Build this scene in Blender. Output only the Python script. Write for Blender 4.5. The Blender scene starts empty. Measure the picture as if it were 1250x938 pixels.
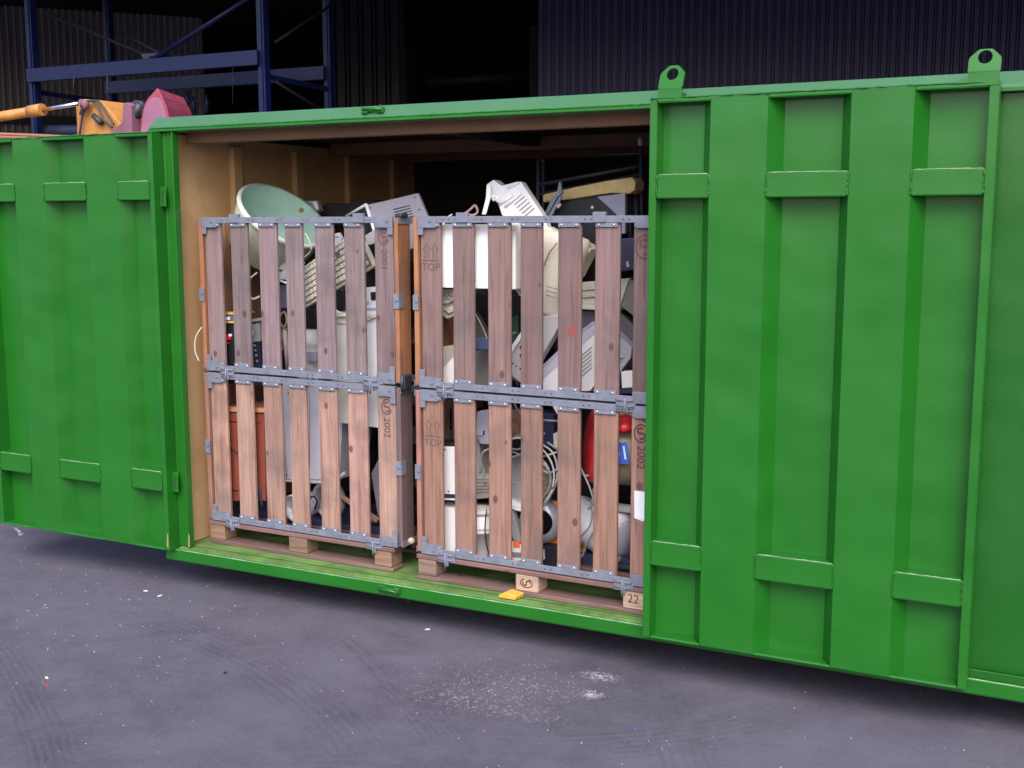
import bpy, bmesh, math, random
from mathutils import Vector, Matrix, noise
random.seed(7)
R = math.radians
sc = bpy.context.scene
col = sc.collection

# ------------------------------------------------------------ camera, sky, sun, exposure
CAM = Vector((4.2756, -4.4966, 1.7564))
YAW, PITCH, ROLL, FPX = .4656, .1392, -.0016, 1412.8
FW = Vector((-math.sin(YAW)*math.cos(PITCH), math.cos(YAW)*math.cos(PITCH), -math.sin(PITCH)))
RT = Vector((math.cos(YAW), math.sin(YAW), 0))
UP = RT.cross(FW)
_c, _s = math.cos(ROLL), math.sin(ROLL)
RT, UP = _c*RT + _s*UP, -_s*RT + _c*UP
FH = Vector((-math.sin(YAW), math.cos(YAW), 0)); RH = Vector((math.cos(YAW), math.sin(YAW), 0))
cam = bpy.data.objects.new('camera', bpy.data.cameras.new('camera')); col.objects.link(cam)
cam.matrix_world = Matrix(((RT.x, UP.x, -FW.x, CAM.x), (RT.y, UP.y, -FW.y, CAM.y), (RT.z, UP.z, -FW.z, CAM.z), (0, 0, 0, 1)))
cam.data.sensor_width = 36; cam.data.lens = FPX/1250*36; cam.data.clip_end = 500; cam.data.clip_start = .05
sc.camera = cam

wd = bpy.data.worlds.new('World'); sc.world = wd; wd.use_nodes = True
nt = wd.node_tree; bg = nt.nodes['Background']
sky = nt.nodes.new('ShaderNodeTexSky'); sky.sky_type = 'NISHITA'; sky.sun_disc = False
sky.sun_elevation = R(46); sky.sun_rotation = R(155); sky.air_density = 1.0; sky.dust_density = 3.0; sky.ozone_density = 1.5
nt.links.new(sky.outputs[0], bg.inputs[0]); bg.inputs[1].default_value = .15
sun = bpy.data.objects.new('sun', bpy.data.lights.new('sun', 'SUN')); col.objects.link(sun)
sun.data.energy = 1.3; sun.data.angle = R(40); sun.data.color = (1, .95, .9)
sun.rotation_euler = (R(44), 0, R(25))
sc.view_settings.view_transform = 'Standard'; sc.view_settings.look = 'None'
sc.view_settings.exposure = 1.0; sc.view_settings.gamma = 1

# ------------------------------------------------------------ pixel of the photograph -> point at a real depth
def ray(px, py): return FW + (px-625)/FPX*RT - (py-469)/FPX*UP
def onY(px, py, Y):
    d = ray(px, py); return CAM + d*((Y-CAM.y)/d.y)
def onD(px, py, D):
    d = ray(px, py); return CAM + d*(D/d.dot(FH))

# ------------------------------------------------------------ materials
MATS = {}
def mat(name, c, rough=.5, metal=0, var=.12, scale=6, bump=.0, dirt=0, dirtc=(.06, .05, .04), spec=.5, stretch=(1, 1, 1), usecolor=False):
    if name in MATS: return MATS[name]
    m = bpy.data.materials.new(name); m.use_nodes = True; N = m.node_tree.nodes; L = m.node_tree.links
    p = N['Principled BSDF']; p.inputs['Roughness'].default_value = rough; p.inputs['Metallic'].default_value = metal
    p.inputs['Specular IOR Level'].default_value = spec
    tc = N.new('ShaderNodeTexCoord'); mp = N.new('ShaderNodeMapping'); L.new(tc.outputs['Object'], mp.inputs[0]); mp.inputs['Scale'].default_value = stretch
    nz = N.new('ShaderNodeTexNoise'); nz.inputs['Scale'].default_value = scale; nz.inputs['Detail'].default_value = 6; L.new(mp.outputs[0], nz.inputs[0])
    mr = N.new('ShaderNodeMapRange'); L.new(nz.outputs[0], mr.inputs[0]); mr.inputs[1].default_value = .25; mr.inputs[2].default_value = .75
    mr.inputs[3].default_value = 1-var; mr.inputs[4].default_value = 1+var
    mx = N.new('ShaderNodeMix'); mx.data_type = 'RGBA'; mx.blend_type = 'MULTIPLY'; mx.inputs[0].default_value = 1
    if usecolor:
        oi = N.new('ShaderNodeObjectInfo'); L.new(oi.outputs['Color'], mx.inputs[6])
    else: mx.inputs[6].default_value = (*c, 1)
    L.new(mr.outputs[0], mx.inputs[7])
    out = mx.outputs[2]
    if dirt:
        n2 = N.new('ShaderNodeTexNoise'); n2.inputs['Scale'].default_value = scale*2.3; n2.inputs['Detail'].default_value = 9; n2.inputs['Roughness'].default_value = .7
        L.new(mp.outputs[0], n2.inputs[0])
        r2 = N.new('ShaderNodeMapRange'); L.new(n2.outputs[0], r2.inputs[0]); r2.inputs[1].default_value = .5; r2.inputs[2].default_value = .72
        r2.inputs[3].default_value = 0; r2.inputs[4].default_value = dirt
        m2 = N.new('ShaderNodeMix'); m2.data_type = 'RGBA'; L.new(r2.outputs[0], m2.inputs[0]); L.new(out, m2.inputs[6]); m2.inputs[7].default_value = (*dirtc, 1)
        out = m2.outputs[2]
    L.new(out, p.inputs['Base Color'])
    rr = N.new('ShaderNodeMapRange'); L.new(nz.outputs[0], rr.inputs[0]); rr.inputs[3].default_value = max(.02, rough-.1); rr.inputs[4].default_value = min(1, rough+.1)
    L.new(rr.outputs[0], p.inputs['Roughness'])
    if bump:
        n3 = N.new('ShaderNodeTexNoise'); n3.inputs['Scale'].default_value = scale*8; n3.inputs['Detail'].default_value = 4; L.new(mp.outputs[0], n3.inputs[0])
        b = N.new('ShaderNodeBump'); b.inputs['Strength'].default_value = bump; b.inputs['Distance'].default_value = .01
        L.new(n3.outputs[0], b.inputs['Height']); L.new(b.outputs[0], p.inputs['Normal'])
    MATS[name] = m; return m

def green_paint(name, c, weld=True):
    m = bpy.data.materials.new(name); m.use_nodes = True; N = m.node_tree.nodes; L = m.node_tree.links
    p = N['Principled BSDF']; p.inputs['Coat Weight'].default_value = .35; p.inputs['Coat Roughness'].default_value = .12; p.inputs['Specular IOR Level'].default_value = .3
    tc = N.new('ShaderNodeTexCoord')
    nz = N.new('ShaderNodeTexNoise'); nz.inputs['Scale'].default_value = 2.2; nz.inputs['Detail'].default_value = 5; L.new(tc.outputs['Object'], nz.inputs[0])
    cr = N.new('ShaderNodeValToRGB'); L.new(nz.outputs[0], cr.inputs[0])
    cr.color_ramp.elements[0].position = .3; cr.color_ramp.elements[0].color = (c[0]*.9, c[1]*.94, c[2]*.9, 1)
    cr.color_ramp.elements[1].position = .7; cr.color_ramp.elements[1].color = (c[0]*1.15, c[1]*1.05, c[2]*1.2, 1)
    # rain streaks
    mp = N.new('ShaderNodeMapping'); mp.inputs['Scale'].default_value = (30, 30, .8); L.new(tc.outputs['Object'], mp.inputs[0])
    n2 = N.new('ShaderNodeTexNoise'); n2.inputs['Scale'].default_value = 1; n2.inputs['Detail'].default_value = 4; L.new(mp.outputs[0], n2.inputs[0])
    r2 = N.new('ShaderNodeMapRange'); L.new(n2.outputs[0], r2.inputs[0]); r2.inputs[1].default_value = .52; r2.inputs[2].default_value = .8; r2.inputs[4].default_value = .12
    m2 = N.new('ShaderNodeMix'); m2.data_type = 'RGBA'; L.new(r2.outputs[0], m2.inputs[0]); L.new(cr.outputs[0], m2.inputs[6]); m2.inputs[7].default_value = (c[0]+.02, c[1]*1.0, c[2]+.022, 1)
    # chips / specks
    vo = N.new('ShaderNodeTexVoronoi'); vo.inputs['Scale'].default_value = 14; L.new(tc.outputs['Object'], vo.inputs[0])
    r3 = N.new('ShaderNodeMapRange'); L.new(vo.outputs['Distance'], r3.inputs[0]); r3.inputs[1].default_value = .05; r3.inputs[2].default_value = .035; r3.inputs[3].default_value = 0; r3.inputs[4].default_value = .5
    sp = N.new('ShaderNodeSeparateColor'); L.new(vo.outputs['Color'], sp.inputs[0])
    gt = N.new('ShaderNodeMath'); gt.operation = 'GREATER_THAN'; gt.inputs[1].default_value = .9; L.new(sp.outputs[0], gt.inputs[0])
    ml = N.new('ShaderNodeMath'); ml.operation = 'MULTIPLY'; L.new(gt.outputs[0], ml.inputs[0]); L.new(r3.outputs[0], ml.inputs[1])
    m3 = N.new('ShaderNodeMix'); m3.data_type = 'RGBA'; L.new(ml.outputs[0], m3.inputs[0]); L.new(m2.outputs[2], m3.inputs[6]); m3.inputs[7].default_value = (.06, .2, .06, 1)
    L.new(m3.outputs[2], p.inputs['Base Color'])
    rr = N.new('ShaderNodeMapRange'); L.new(nz.outputs[0], rr.inputs[0]); rr.inputs[3].default_value = .3; rr.inputs[4].default_value = .5; L.new(rr.outputs[0], p.inputs['Roughness'])
    # pressed-sheet waviness and orange peel
    w = N.new('ShaderNodeTexNoise'); w.inputs['Scale'].default_value = 3.5; w.inputs['Detail'].default_value = 1; L.new(tc.outputs['Object'], w.inputs[0])
    b = N.new('ShaderNodeBump'); b.inputs['Strength'].default_value = .35; b.inputs['Distance'].default_value = .06; L.new(w.outputs[0], b.inputs['Height'])
    w2 = N.new('ShaderNodeTexNoise'); w2.inputs['Scale'].default_value = 120; w2.inputs['Detail'].default_value = 3; L.new(tc.outputs['Object'], w2.inputs[0])
    b2 = N.new('ShaderNodeBump'); b2.inputs['Strength'].default_value = .12; b2.inputs['Distance'].default_value = .004; L.new(w2.outputs[0], b2.inputs['Height']); L.new(b.outputs[0], b2.inputs['Normal'])
    L.new(b2.outputs[0], p.inputs['Normal'])
    return m
GREEN = green_paint('green_paint', (.011, .13, .010))
GREENW = green_paint('recess_shade_green', (.008, .1, .008))  # recess shade of the fixed wall put into a darker green
GREENTOP = green_paint('sky_reflection_green', (.052, .155, .062))  # pale sky reflection on the top rail put into its colour

def wood(name, use=True, c=(.4, .25, .18), vertical=2):
    """grain runs along the local axis 'vertical'; base colour from the object's own colour"""
    m = bpy.data.materials.new(name); m.use_nodes = True; N = m.node_tree.nodes; L = m.node_tree.links
    p = N['Principled BSDF']; p.inputs['Roughness'].default_value = .75
    tc = N.new('ShaderNodeTexCoord'); oi = N.new('ShaderNodeObjectInfo')
    ofs = N.new('ShaderNodeVectorMath'); ofs.operation = 'SCALE'; ofs.inputs[0].default_value = (7, 13, 5); L.new(oi.outputs['Random'], ofs.inputs['Scale'])
    ad = N.new('ShaderNodeVectorMath'); L.new(tc.outputs['Object'], ad.inputs[0]); L.new(ofs.outputs[0], ad.inputs[1])
    mp = N.new('ShaderNodeMapping'); s = [30, 30, 30]; s[vertical] = 1.6; mp.inputs['Scale'].default_value = s; L.new(ad.outputs[0], mp.inputs[0])
    wn = N.new('ShaderNodeTexNoise'); wn.inputs['Scale'].default_value = 1.4; wn.inputs['Detail'].default_value = 7; wn.inputs['Distortion'].default_value = 1.1; L.new(mp.outputs[0], wn.inputs[0])
    mp2 = N.new('ShaderNodeMapping'); s = [90, 90, 90]; s[vertical] = 2.2; mp2.inputs['Scale'].default_value = s; L.new(ad.outputs[0], mp2.inputs[0])
    fn = N.new('ShaderNodeTexNoise'); fn.inputs['Scale'].default_value = 1; fn.inputs['Detail'].default_value = 3; L.new(mp2.outputs[0], fn.inputs[0])
    cr = N.new('ShaderNodeValToRGB'); L.new(wn.outputs[0], cr.inputs[0]); e = cr.color_ramp.elements
    e[0].position = .28; e[0].color = (.62, .55, .53, 1); e[1].position = .68; e[1].color = (1.1, 1.06, 1.05, 1)
    k = cr.color_ramp.elements.new(.45); k.color = (.92, .9, .88, 1)
    m1 = N.new('ShaderNodeMix'); m1.data_type = 'RGBA'; m1.blend_type = 'MULTIPLY'; m1.inputs[0].default_value = 1
    if use: L.new(oi.outputs['Color'], m1.inputs[6])
    else: m1.inputs[6].default_value = (*c, 1)
    L.new(cr.outputs[0], m1.inputs[7])
    fr = N.new('ShaderNodeMapRange'); L.new(fn.outputs[0], fr.inputs[0]); fr.inputs[1].default_value = .3; fr.inputs[2].default_value = .7; fr.inputs[3].default_value = .84; fr.inputs[4].default_value = 1.12
    m2 = N.new('ShaderNodeMix'); m2.data_type = 'RGBA'; m2.blend_type = 'MULTIPLY'; m2.inputs[0].default_value = 1; L.new(m1.outputs[2], m2.inputs[6]); L.new(fr.outputs[0], m2.inputs[7])
    # knots
    mk = N.new('ShaderNodeMapping'); s = [7.5, 7.5, 7.5]; s[vertical] = 5; mk.inputs['Scale'].default_value = s; L.new(ad.outputs[0], mk.inputs[0])
    vo = N.new('ShaderNodeTexVoronoi'); vo.inputs['Scale'].default_value = 1; L.new(mk.outputs[0], vo.inputs[0])
    kr = N.new('ShaderNodeMapRange'); L.new(vo.outputs['Distance'], kr.inputs[0]); kr.inputs[1].default_value = .115; kr.inputs[2].default_value = .08; kr.inputs[3].default_value = 0; kr.inputs[4].default_value = .75
    m3 = N.new('ShaderNodeMix'); m3.data_type = 'RGBA'; L.new(kr.outputs[0], m3.inputs[0]); L.new(m2.outputs[2], m3.inputs[6]); m3.inputs[7].default_value = (.06, .022, .02, 1)
    # grime
    gn = N.new('ShaderNodeTexNoise'); gn.inputs['Scale'].default_value = 5; gn.inputs['Detail'].default_value = 5; L.new(ad.outputs[0], gn.inputs[0])
    gr = N.new('ShaderNodeMapRange'); L.new(gn.outputs[0], gr.inputs[0]); gr.inputs[1].default_value = .5; gr.inputs[2].default_value = .75; gr.inputs[4].default_value = .65
    m4 = N.new('ShaderNodeMix'); m4.data_type = 'RGBA'; L.new(gr.outputs[0], m4.inputs[0]); L.new(m3.outputs[2], m4.inputs[6]); m4.inputs[7].default_value = (.10, .075, .08, 1)
    on = N.new('ShaderNodeTexNoise'); on.inputs['Scale'].default_value = 1; on.inputs['Detail'].default_value = 4; mo = N.new('ShaderNodeMapping'); s = [22, 22, 22]; s[vertical] = 3.5; mo.inputs['Scale'].default_value = s; mo.inputs['Location'].default_value = (3, 8, 1); L.new(ad.outputs[0], mo.inputs[0]); L.new(mo.outputs[0], on.inputs[0])
    orr = N.new('ShaderNodeMapRange'); L.new(on.outputs[0], orr.inputs[0]); orr.inputs[1].default_value = .56; orr.inputs[2].default_value = .74; orr.inputs[4].default_value = .4
    m5 = N.new('ShaderNodeMix'); m5.data_type = 'RGBA'; L.new(orr.outputs[0], m5.inputs[0]); L.new(m4.outputs[2], m5.inputs[6]); m5.inputs[7].default_value = (.2, .085, .055, 1); m4 = m5
    L.new(m4.outputs[2], p.inputs['Base Color'])
    b = N.new('ShaderNodeBump'); b.inputs['Strength'].default_value = .35; b.inputs['Distance'].default_value = .003; L.new(fn.outputs[0], b.inputs['Height']); L.new(b.outputs[0], p.inputs['Normal'])
    return m
WOOD = wood('slat_wood'); WOODX = wood('pallet_board_wood', vertical=0)

STEEL = mat('galvanised_steel', (.17, .18, .235), .5, .0, .2, 25, .1, .35, (.2, .2, .24))
DARKST = mat('dark_steel', (.05, .055, .07), .5, .4, .2, 30, dirt=.3, dirtc=(.12, .12, .15))
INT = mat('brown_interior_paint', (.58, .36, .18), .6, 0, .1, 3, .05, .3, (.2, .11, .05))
REAR = mat('rear_shade_black', (.012, .01, .01), .8, 0, .2, 3)  # darkness deep inside the container put into the rear wall colour
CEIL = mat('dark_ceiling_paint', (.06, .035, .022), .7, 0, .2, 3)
WHITE = mat('white_enamel', (.86, .86, .9), .35, 0, .03, 5, dirt=.12, dirtc=(.45, .42, .4))
CREAM = mat('cream_plastic', (.76, .72, .62), .45, 0, .06, 6, dirt=.3, dirtc=(.35, .3, .22))
BEIGE = mat('beige_plastic', (.6, .57, .48), .5, 0, .08, 6, dirt=.3, dirtc=(.25, .21, .16))
GREY = mat('grey_plastic', (.45, .44, .47), .5, 0, .08, 6, dirt=.3, dirtc=(.18, .17, .17))
LILAC = mat('lilac_grey_plastic', (.45, .44, .56), .4, 0, .06, 5, dirt=.2, dirtc=(.25, .23, .28))
BLACK = mat('black_plastic', (.012, .012, .017), .5, 0, .2, 8, dirt=.25, dirtc=(.05, .045, .045))
NAVY = mat('navy_plastic', (.03, .035, .09), .5, 0, .2, 8)
RED = mat('red_plastic', (.62, .025, .03), .35, 0, .08, 6)
ORANGE = mat('orange_plastic', (.75, .22, .02), .4, 0, .1, 8)
BROWN = mat('brown_veneer', (.22, .055, .035), .5, 0, .25, 4, stretch=(8, 8, 1))
TAN = mat('tan_plastic', (.42, .33, .23), .45, 0, .08, 6, dirt=.3, dirtc=(.25, .17, .1))
CABLE = mat('grey_cable', (.24, .24, .26), .5, 0, .1, 6)
MINT = mat('mint_plastic', (.5, .74, .64), .4, 0, .05, 6, dirt=.35, dirtc=(.3, .38, .28))
FOAM = mat('yellow_foam', (.85, .62, .28), .9, 0, .15, 14, .4, .3, (.5, .27, .09))
CHROME = mat('brushed_metal', (.6, .6, .62), .25, .9, .1, 8)
PAPER = mat('white_paper', (.75, .74, .8), .8, 0, .05, 20)
INK = mat('stencil_ink', (.07, .03, .03), .9, 0, .3, 60)
INKF = mat('faded_stencil_ink', (.12, .065, .062), .9, 0, .3, 60)
BLUE = mat('blue_rack_paint', (.0008, .0055, .055), .45, 0, .15, 4, dirt=.3, dirtc=(.02, .03, .08))
YELLOW = mat('machine_yellow_paint', (.5, .22, .05), .5, 0, .15, 5, dirt=.45, dirtc=(.2, .1, .05))
PINK = mat('faded_red_paint', (.34, .05, .09), .6, 0, .2, 5, dirt=.5, dirtc=(.25, .12, .17))
MAUVE = mat('dusty_mauve_paint', (.22, .09, .14), .7, 0, .2, 6, dirt=.4, dirtc=(.1, .07, .09))

def floor_paint():
    m = mat('worn_floor_paint', (.11, .21, .05), .7, 0, .4, 9, .3, .85, (.24, .24, .13)); return m
FLOOR = floor_paint()

# ------------------------------------------------------------ mesh building
class B:
    def __init__(s): s.bm = bmesh.new()
    def box(s, x0, x1, y0, y1, z0, z1, bev=0, M=None):
        vs = [s.bm.verts.new((x, y, z)) for x in (x0, x1) for y in (y0, y1) for z in (z0, z1)]
        if M: [setattr(v, 'co', M @ v.co) for v in vs]
        f = [(0, 1, 3, 2), (4, 6, 7, 5), (0, 4, 5, 1), (2, 3, 7, 6), (0, 2, 6, 4), (1, 5, 7, 3)]
        fs = [s.bm.faces.new([vs[i] for i in q]) for q in f]
        if bev:
            es = list({e for q in fs for e in q.edges}); bmesh.ops.bevel(s.bm, geom=es, offset=bev, segments=1, affect='EDGES', profile=.5)
        return s
    def prism(s, pts, ex, bev=0, seg=1):
        """pts: list of 3D points of the front face; ex: extrusion vector"""
        a = [s.bm.verts.new(p) for p in pts]; b = [s.bm.verts.new(Vector(p)+ex) for p in pts]; n = len(a)
        fs = [s.bm.faces.new(a), s.bm.faces.new(b[::-1])]
        for i in range(n): fs.append(s.bm.faces.new((a[i], b[i], b[(i+1) % n], a[(i+1) % n])))
        bmesh.ops.recalc_face_normals(s.bm, faces=fs)
        if bev:
            es = list({e for q in fs for e in q.edges}); bmesh.ops.bevel(s.bm, geom=es, offset=bev, segments=seg, affect='EDGES', profile=.6)
        return s
    def tube(s, pts, r, n=10, closed=False, cap=True):
        pts = [Vector(p) for p in pts]; m = len(pts); rings = []
        up = Vector((.13, .21, 1)).normalized()
        for i, p in enumerate(pts):
            if closed: t = pts[(i+1) % m]-pts[i-1]
            else: t = pts[min(i+1, m-1)]-pts[max(i-1, 0)]
            t.normalize()
            a = t.cross(up)
            if a.length < .1: a = t.cross(Vector((1, 0, 0)))
            a.normalize(); b = t.cross(a)
            rr = r[i] if isinstance(r, (list, tuple)) else r
            rings.append([s.bm.verts.new(p+rr*(math.cos(2*math.pi*j/n)*a+math.sin(2*math.pi*j/n)*b)) for j in range(n)])
        for i in range(m if closed else m-1):
            A, Bb = rings[i], rings[(i+1) % m]
            for j in range(n): f = s.bm.faces.new((A[j], A[(j+1) % n], Bb[(j+1) % n], Bb[j])); f.smooth = True
        if cap and not closed: s.bm.faces.new(rings[0][::-1]); s.bm.faces.new(rings[-1])
        return s
    def lathe(s, prof, o, axis, n=40, cap=False):
        """prof: (radius, height along axis)"""
        axis = Vector(axis).normalized(); a = axis.cross(Vector((0, .3, 1))); a.normalize(); b = axis.cross(a); o = Vector(o); rings = []
        for r, h in prof:
            rings.append([s.bm.verts.new(o+axis*h+r*(math.cos(2*math.pi*j/n)*a+math.sin(2*math.pi*j/n)*b)) for j in range(n)])
        for A, Bb in zip(rings, rings[1:]):
            for j in range(n): f = s.bm.faces.new((A[j], A[(j+1) % n], Bb[(j+1) % n], Bb[j])); f.smooth = True
        if cap:
            s.bm.faces.new(rings[0][::-1]); s.bm.faces.new(rings[-1])
        bmesh.ops.recalc_face_normals(s.bm, faces=s.bm.faces[:])
        return s
    def ribbon(s, pts, w, z=0, T=None):
        """flat stroke in 2D mapped by T(u,v)->Vector"""
        P = [Vector((p[0], p[1])) for p in pts]; L_, R_ = [], []
        for i, p in enumerate(P):
            t = (P[min(i+1, len(P)-1)]-P[max(i-1, 0)]); t.normalize(); nn = Vector((-t.y, t.x))*w/2
            L_.append(s.bm.verts.new(T(*(p+nn)))); R_.append(s.bm.verts.new(T(*(p-nn))))
        for i in range(len(P)-1): s.bm.faces.new((L_[i], R_[i], R_[i+1], L_[i+1]))
        return s
    def done(s, name, m, parent=None, local=False):
        bmesh.ops.recalc_face_normals(s.bm, faces=s.bm.faces[:])
        me = bpy.data.meshes.new(name); 
        if not local:
            vs = [v.co for v in s.bm.verts]
            base = Vector(((min(v.x for v in vs)+max(v.x for v in vs))/2, (min(v.y for v in vs)+max(v.y for v in vs))/2, min(v.z for v in vs)))
            for v in s.bm.verts: v.co -= base
        s.bm.to_mesh(me); s.bm.free()
        o = bpy.data.objects.new(name, me); col.objects.link(o)
        for mm in (m if isinstance(m, (list, tuple)) else [m]): me.materials.append(mm)
        if parent:
            o.parent = parent
            if not local:
                wp = Vector((0, 0, 0)); q = parent
                while q: wp += q.location; q = q.parent
                o.location = base-wp
        elif not local: o.location = base
        return o

def tag(o, label=None, cat=None, group=None, kind=None):
    if label: o['label'] = label
    if cat: o['category'] = cat
    if group: o['group'] = group
    if kind: o['kind'] = kind
    return o
def thing(name, loc, label, cat, group=None, rz=0):
    o = bpy.data.objects.new(name, None); col.objects.link(o); o.location = loc; o.rotation_euler.z = rz; o.empty_display_size = .1
    return tag(o, label, cat, group)
def copy_tree(o, parent=None):
    c = o.copy(); col.objects.link(c); c.parent = parent
    for ch in list(o.children): copy_tree(ch, c)
    return c
def text_mesh(txt, size, M, bold=0.0):
    cu = bpy.data.curves.new('t', 'FONT'); cu.body = txt; cu.size = size; cu.align_x = 'CENTER'; cu.align_y = 'CENTER'; cu.offset = bold; cu.resolution_u = 3
    to = bpy.data.objects.new('t', cu); col.objects.link(to); bpy.context.view_layer.update()
    me = bpy.data.meshes.new_from_object(to.evaluated_get(bpy.context.evaluated_depsgraph_get()))
    bpy.data.objects.remove(to); bm = bmesh.new(); bm.from_mesh(me); bpy.data.meshes.remove(me)
    for v in bm.verts: v.co = M @ v.co
    return bm
def slab(name, m, pts, Y, depth=.05, parent=None, bev=.004, ex=None, seg=2):
    b = B(); b.prism([onY(x, y, Y) for x, y in pts], Vector(ex) if ex else Vector((0, depth, 0)), bev, seg)
    return b.done(name, m, parent)
def smooth_pts(P, k=6, closed=False):
    P = [Vector(p) for p in P]; out = []; n = len(P)
    for i in range(n if closed else n-1):
        p0 = P[(i-1) % n] if closed or i > 0 else P[0]; p1 = P[i]; p2 = P[(i+1) % n]; p3 = P[(i+2) % n] if closed or i+2 < n else P[-1]
        for j in range(k):
            t = j/k; out.append(.5*((2*p1)+(-p0+p2)*t+(2*p0-5*p1+4*p2-p3)*t*t+(-p0+3*p1-3*p2+p3)*t**3))
    if not closed: out.append(P[-1])
    return out
def cable(name, m, pts, r, parent=None, closed=False):
    """pts: (px,py,Y)"""
    return B().tube(smooth_pts([onY(*p) for p in pts], 6, closed), r, 8, closed).done(name, m, parent)
def thing_at(name, px, py, Y, label, cat, group=None): return thing(name, onY(px, py, Y), label, cat, group)

# ------------------------------------------------------------ ground
GZ = -.16
def asphalt():
    m = bpy.data.materials.new('worn_asphalt'); m.use_nodes = True; N = m.node_tree.nodes; L = m.node_tree.links
    p = N['Principled BSDF']; p.inputs['Roughness'].default_value = .8; p.inputs['Specular IOR Level'].default_value = .35
    tc = N.new('ShaderNodeTexCoord')
    def nz(s, d=6, r=.6, vec=None):
        n = N.new('ShaderNodeTexNoise'); n.inputs['Scale'].default_value = s; n.inputs['Detail'].default_value = d; n.inputs['Roughness'].default_value = r
        L.new(vec or tc.outputs['Object'], n.inputs[0]); return n.outputs[0]
    def mr(x, a, b, c, d):
        n = N.new('ShaderNodeMapRange'); L.new(x, n.inputs[0])
        for i, v in enumerate((a, b, c, d)): n.inputs[i+1].default_value = v
        return n.outputs[0]
    def mix(f, a, b, t='MIX'):
        n = N.new('ShaderNodeMix'); n.data_type = 'RGBA'; n.blend_type = t
        if isinstance(f, float): n.inputs[0].default_value = f
        else: L.new(f, n.inputs[0])
        for i, v in ((6, a), (7, b)):
            if isinstance(v, tuple): n.inputs[i].default_value = (*v, 1)
            else: L.new(v, n.inputs[i])
        return n.outputs[2]
    c = mix(mr(nz(.9, 8), .3, .7, 0, 1), (.054, .048, .066), (.100, .091, .124))
    c = mix(mr(nz(5, 8, .7), .35, .7, 0, .6), c, (.112, .103, .136))
    c = mix(mr(nz(2.1, 7, .75), .5, .68, 0, .6), c, (.052, .046, .064))
    c = mix(mr(nz(60, 6, .8), .5, .7, 0, .6), c, (.12, .11, .15))
    c = mix(mr(nz(150, 3, .7), .3, .7, 0, 1), c, mix(1.0, c, (1.35, 1.35, 1.35), 'MULTIPLY'))
    # tyre tracks: wavy dark bands (curved arcs)
    mp = N.new('ShaderNodeMapping'); mp.inputs['Location'].default_value = (3.0, 9.0, 0); L.new(tc.outputs['Object'], mp.inputs[0])
    def tracks(cx, cy, sc, ph, wgt):
        nonlocal c
        v = N.new('ShaderNodeVectorMath'); v.operation = 'DISTANCE'; L.new(tc.outputs['Object'], v.inputs[0]); v.inputs[1].default_value = (cx, cy, 0)
        mm = N.new('ShaderNodeMath'); mm.operation = 'MULTIPLY_ADD'; L.new(v.outputs['Value'], mm.inputs[0]); mm.inputs[1].default_value = sc; mm.inputs[2].default_value = ph
        fr = N.new('ShaderNodeMath'); fr.operation = 'SINE'; L.new(mm.outputs[0], fr.inputs[0])
        band = mr(fr.outputs[0], -.6, 1.0, 0, 1)
        # within one tyre width only
        d = N.new('ShaderNodeMath'); d.operation = 'SUBTRACT'; L.new(v.outputs['Value'], d.inputs[0]); d.inputs[1].default_value = wgt
        ab = N.new('ShaderNodeMath'); ab.operation = 'ABSOLUTE'; L.new(d.outputs[0], ab.inputs[0])
        w = mr(ab.outputs[0], .09, .15, 1, 0)
        mu = N.new('ShaderNodeMath'); mu.operation = 'MULTIPLY'; L.new(band, mu.inputs[0]); L.new(w, mu.inputs[1])
        brk = mr(nz(2.6, 6, .7), .4, .65, 0, .65); m3 = N.new('ShaderNodeMath'); m3.operation = 'MULTIPLY'; L.new(mu.outputs[0], m3.inputs[0]); L.new(brk, m3.inputs[1])
        c = mix(m3.outputs[0], c, (.05, .046, .06))
    q = lambda x, y: CAM + ray(x, y)*((GZ-CAM.z)/ray(x, y).z)
    def math2(op, a, b=None):
        n = N.new('ShaderNodeMath'); n.operation = op
        for i_, v in enumerate((a, b)):
            if v is None: continue
            if isinstance(v, (int, float)): n.inputs[i_].default_value = v
            else: L.new(v, n.inputs[i_])
        return n.outputs[0]
    def streak(A_, B_, bend, wid, amt, pitch=.03, dark=(.032, .028, .046)):
        # a tyre mark lying on the ground from A_ to B_, bowed by bend metres
        nonlocal c
        a, b_ = q(*A_), q(*B_); d = (b_-a); ln = d.length; d.normalize(); n_ = Vector((-d.y, d.x, 0))
        def dot(v):
            m1 = N.new('ShaderNodeVectorMath'); m1.operation = 'SUBTRACT'; L.new(tc.outputs['Object'], m1.inputs[0]); m1.inputs[1].default_value = a
            m2 = N.new('ShaderNodeVectorMath'); m2.operation = 'DOT_PRODUCT'; L.new(m1.outputs[0], m2.inputs[0]); m2.inputs[1].default_value = v
            return m2.outputs['Value']
        v = math2('DIVIDE', dot(d), ln); u = dot(n_)
        bow = math2('MULTIPLY', math2('MULTIPLY', v, math2('SUBTRACT', 1.0, v)), 4*bend)
        u = math2('ADD', math2('SUBTRACT', u, bow), math2('MULTIPLY', math2('SUBTRACT', nz(3, 2), .5), .03))
        au = math2('ABSOLUTE', u)
        env = mr(au, wid*.55, wid, 1, 0); ends = math2('MULTIPLY', mr(v, 0, .2, 0, 1), mr(v, .8, 1, 1, 0))
        rib = mr(math2('SINE', math2('MULTIPLY', u, 6.283/pitch)), -.7, .8, .25, 1)
        br = mr(nz(4, 6, .75), .38, .62, .1, 1)
        f = math2('MULTIPLY', math2('MULTIPLY', env, ends), math2('MULTIPLY', math2('MULTIPLY', rib, br), amt))
        c = mix(f, c, dark)
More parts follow.
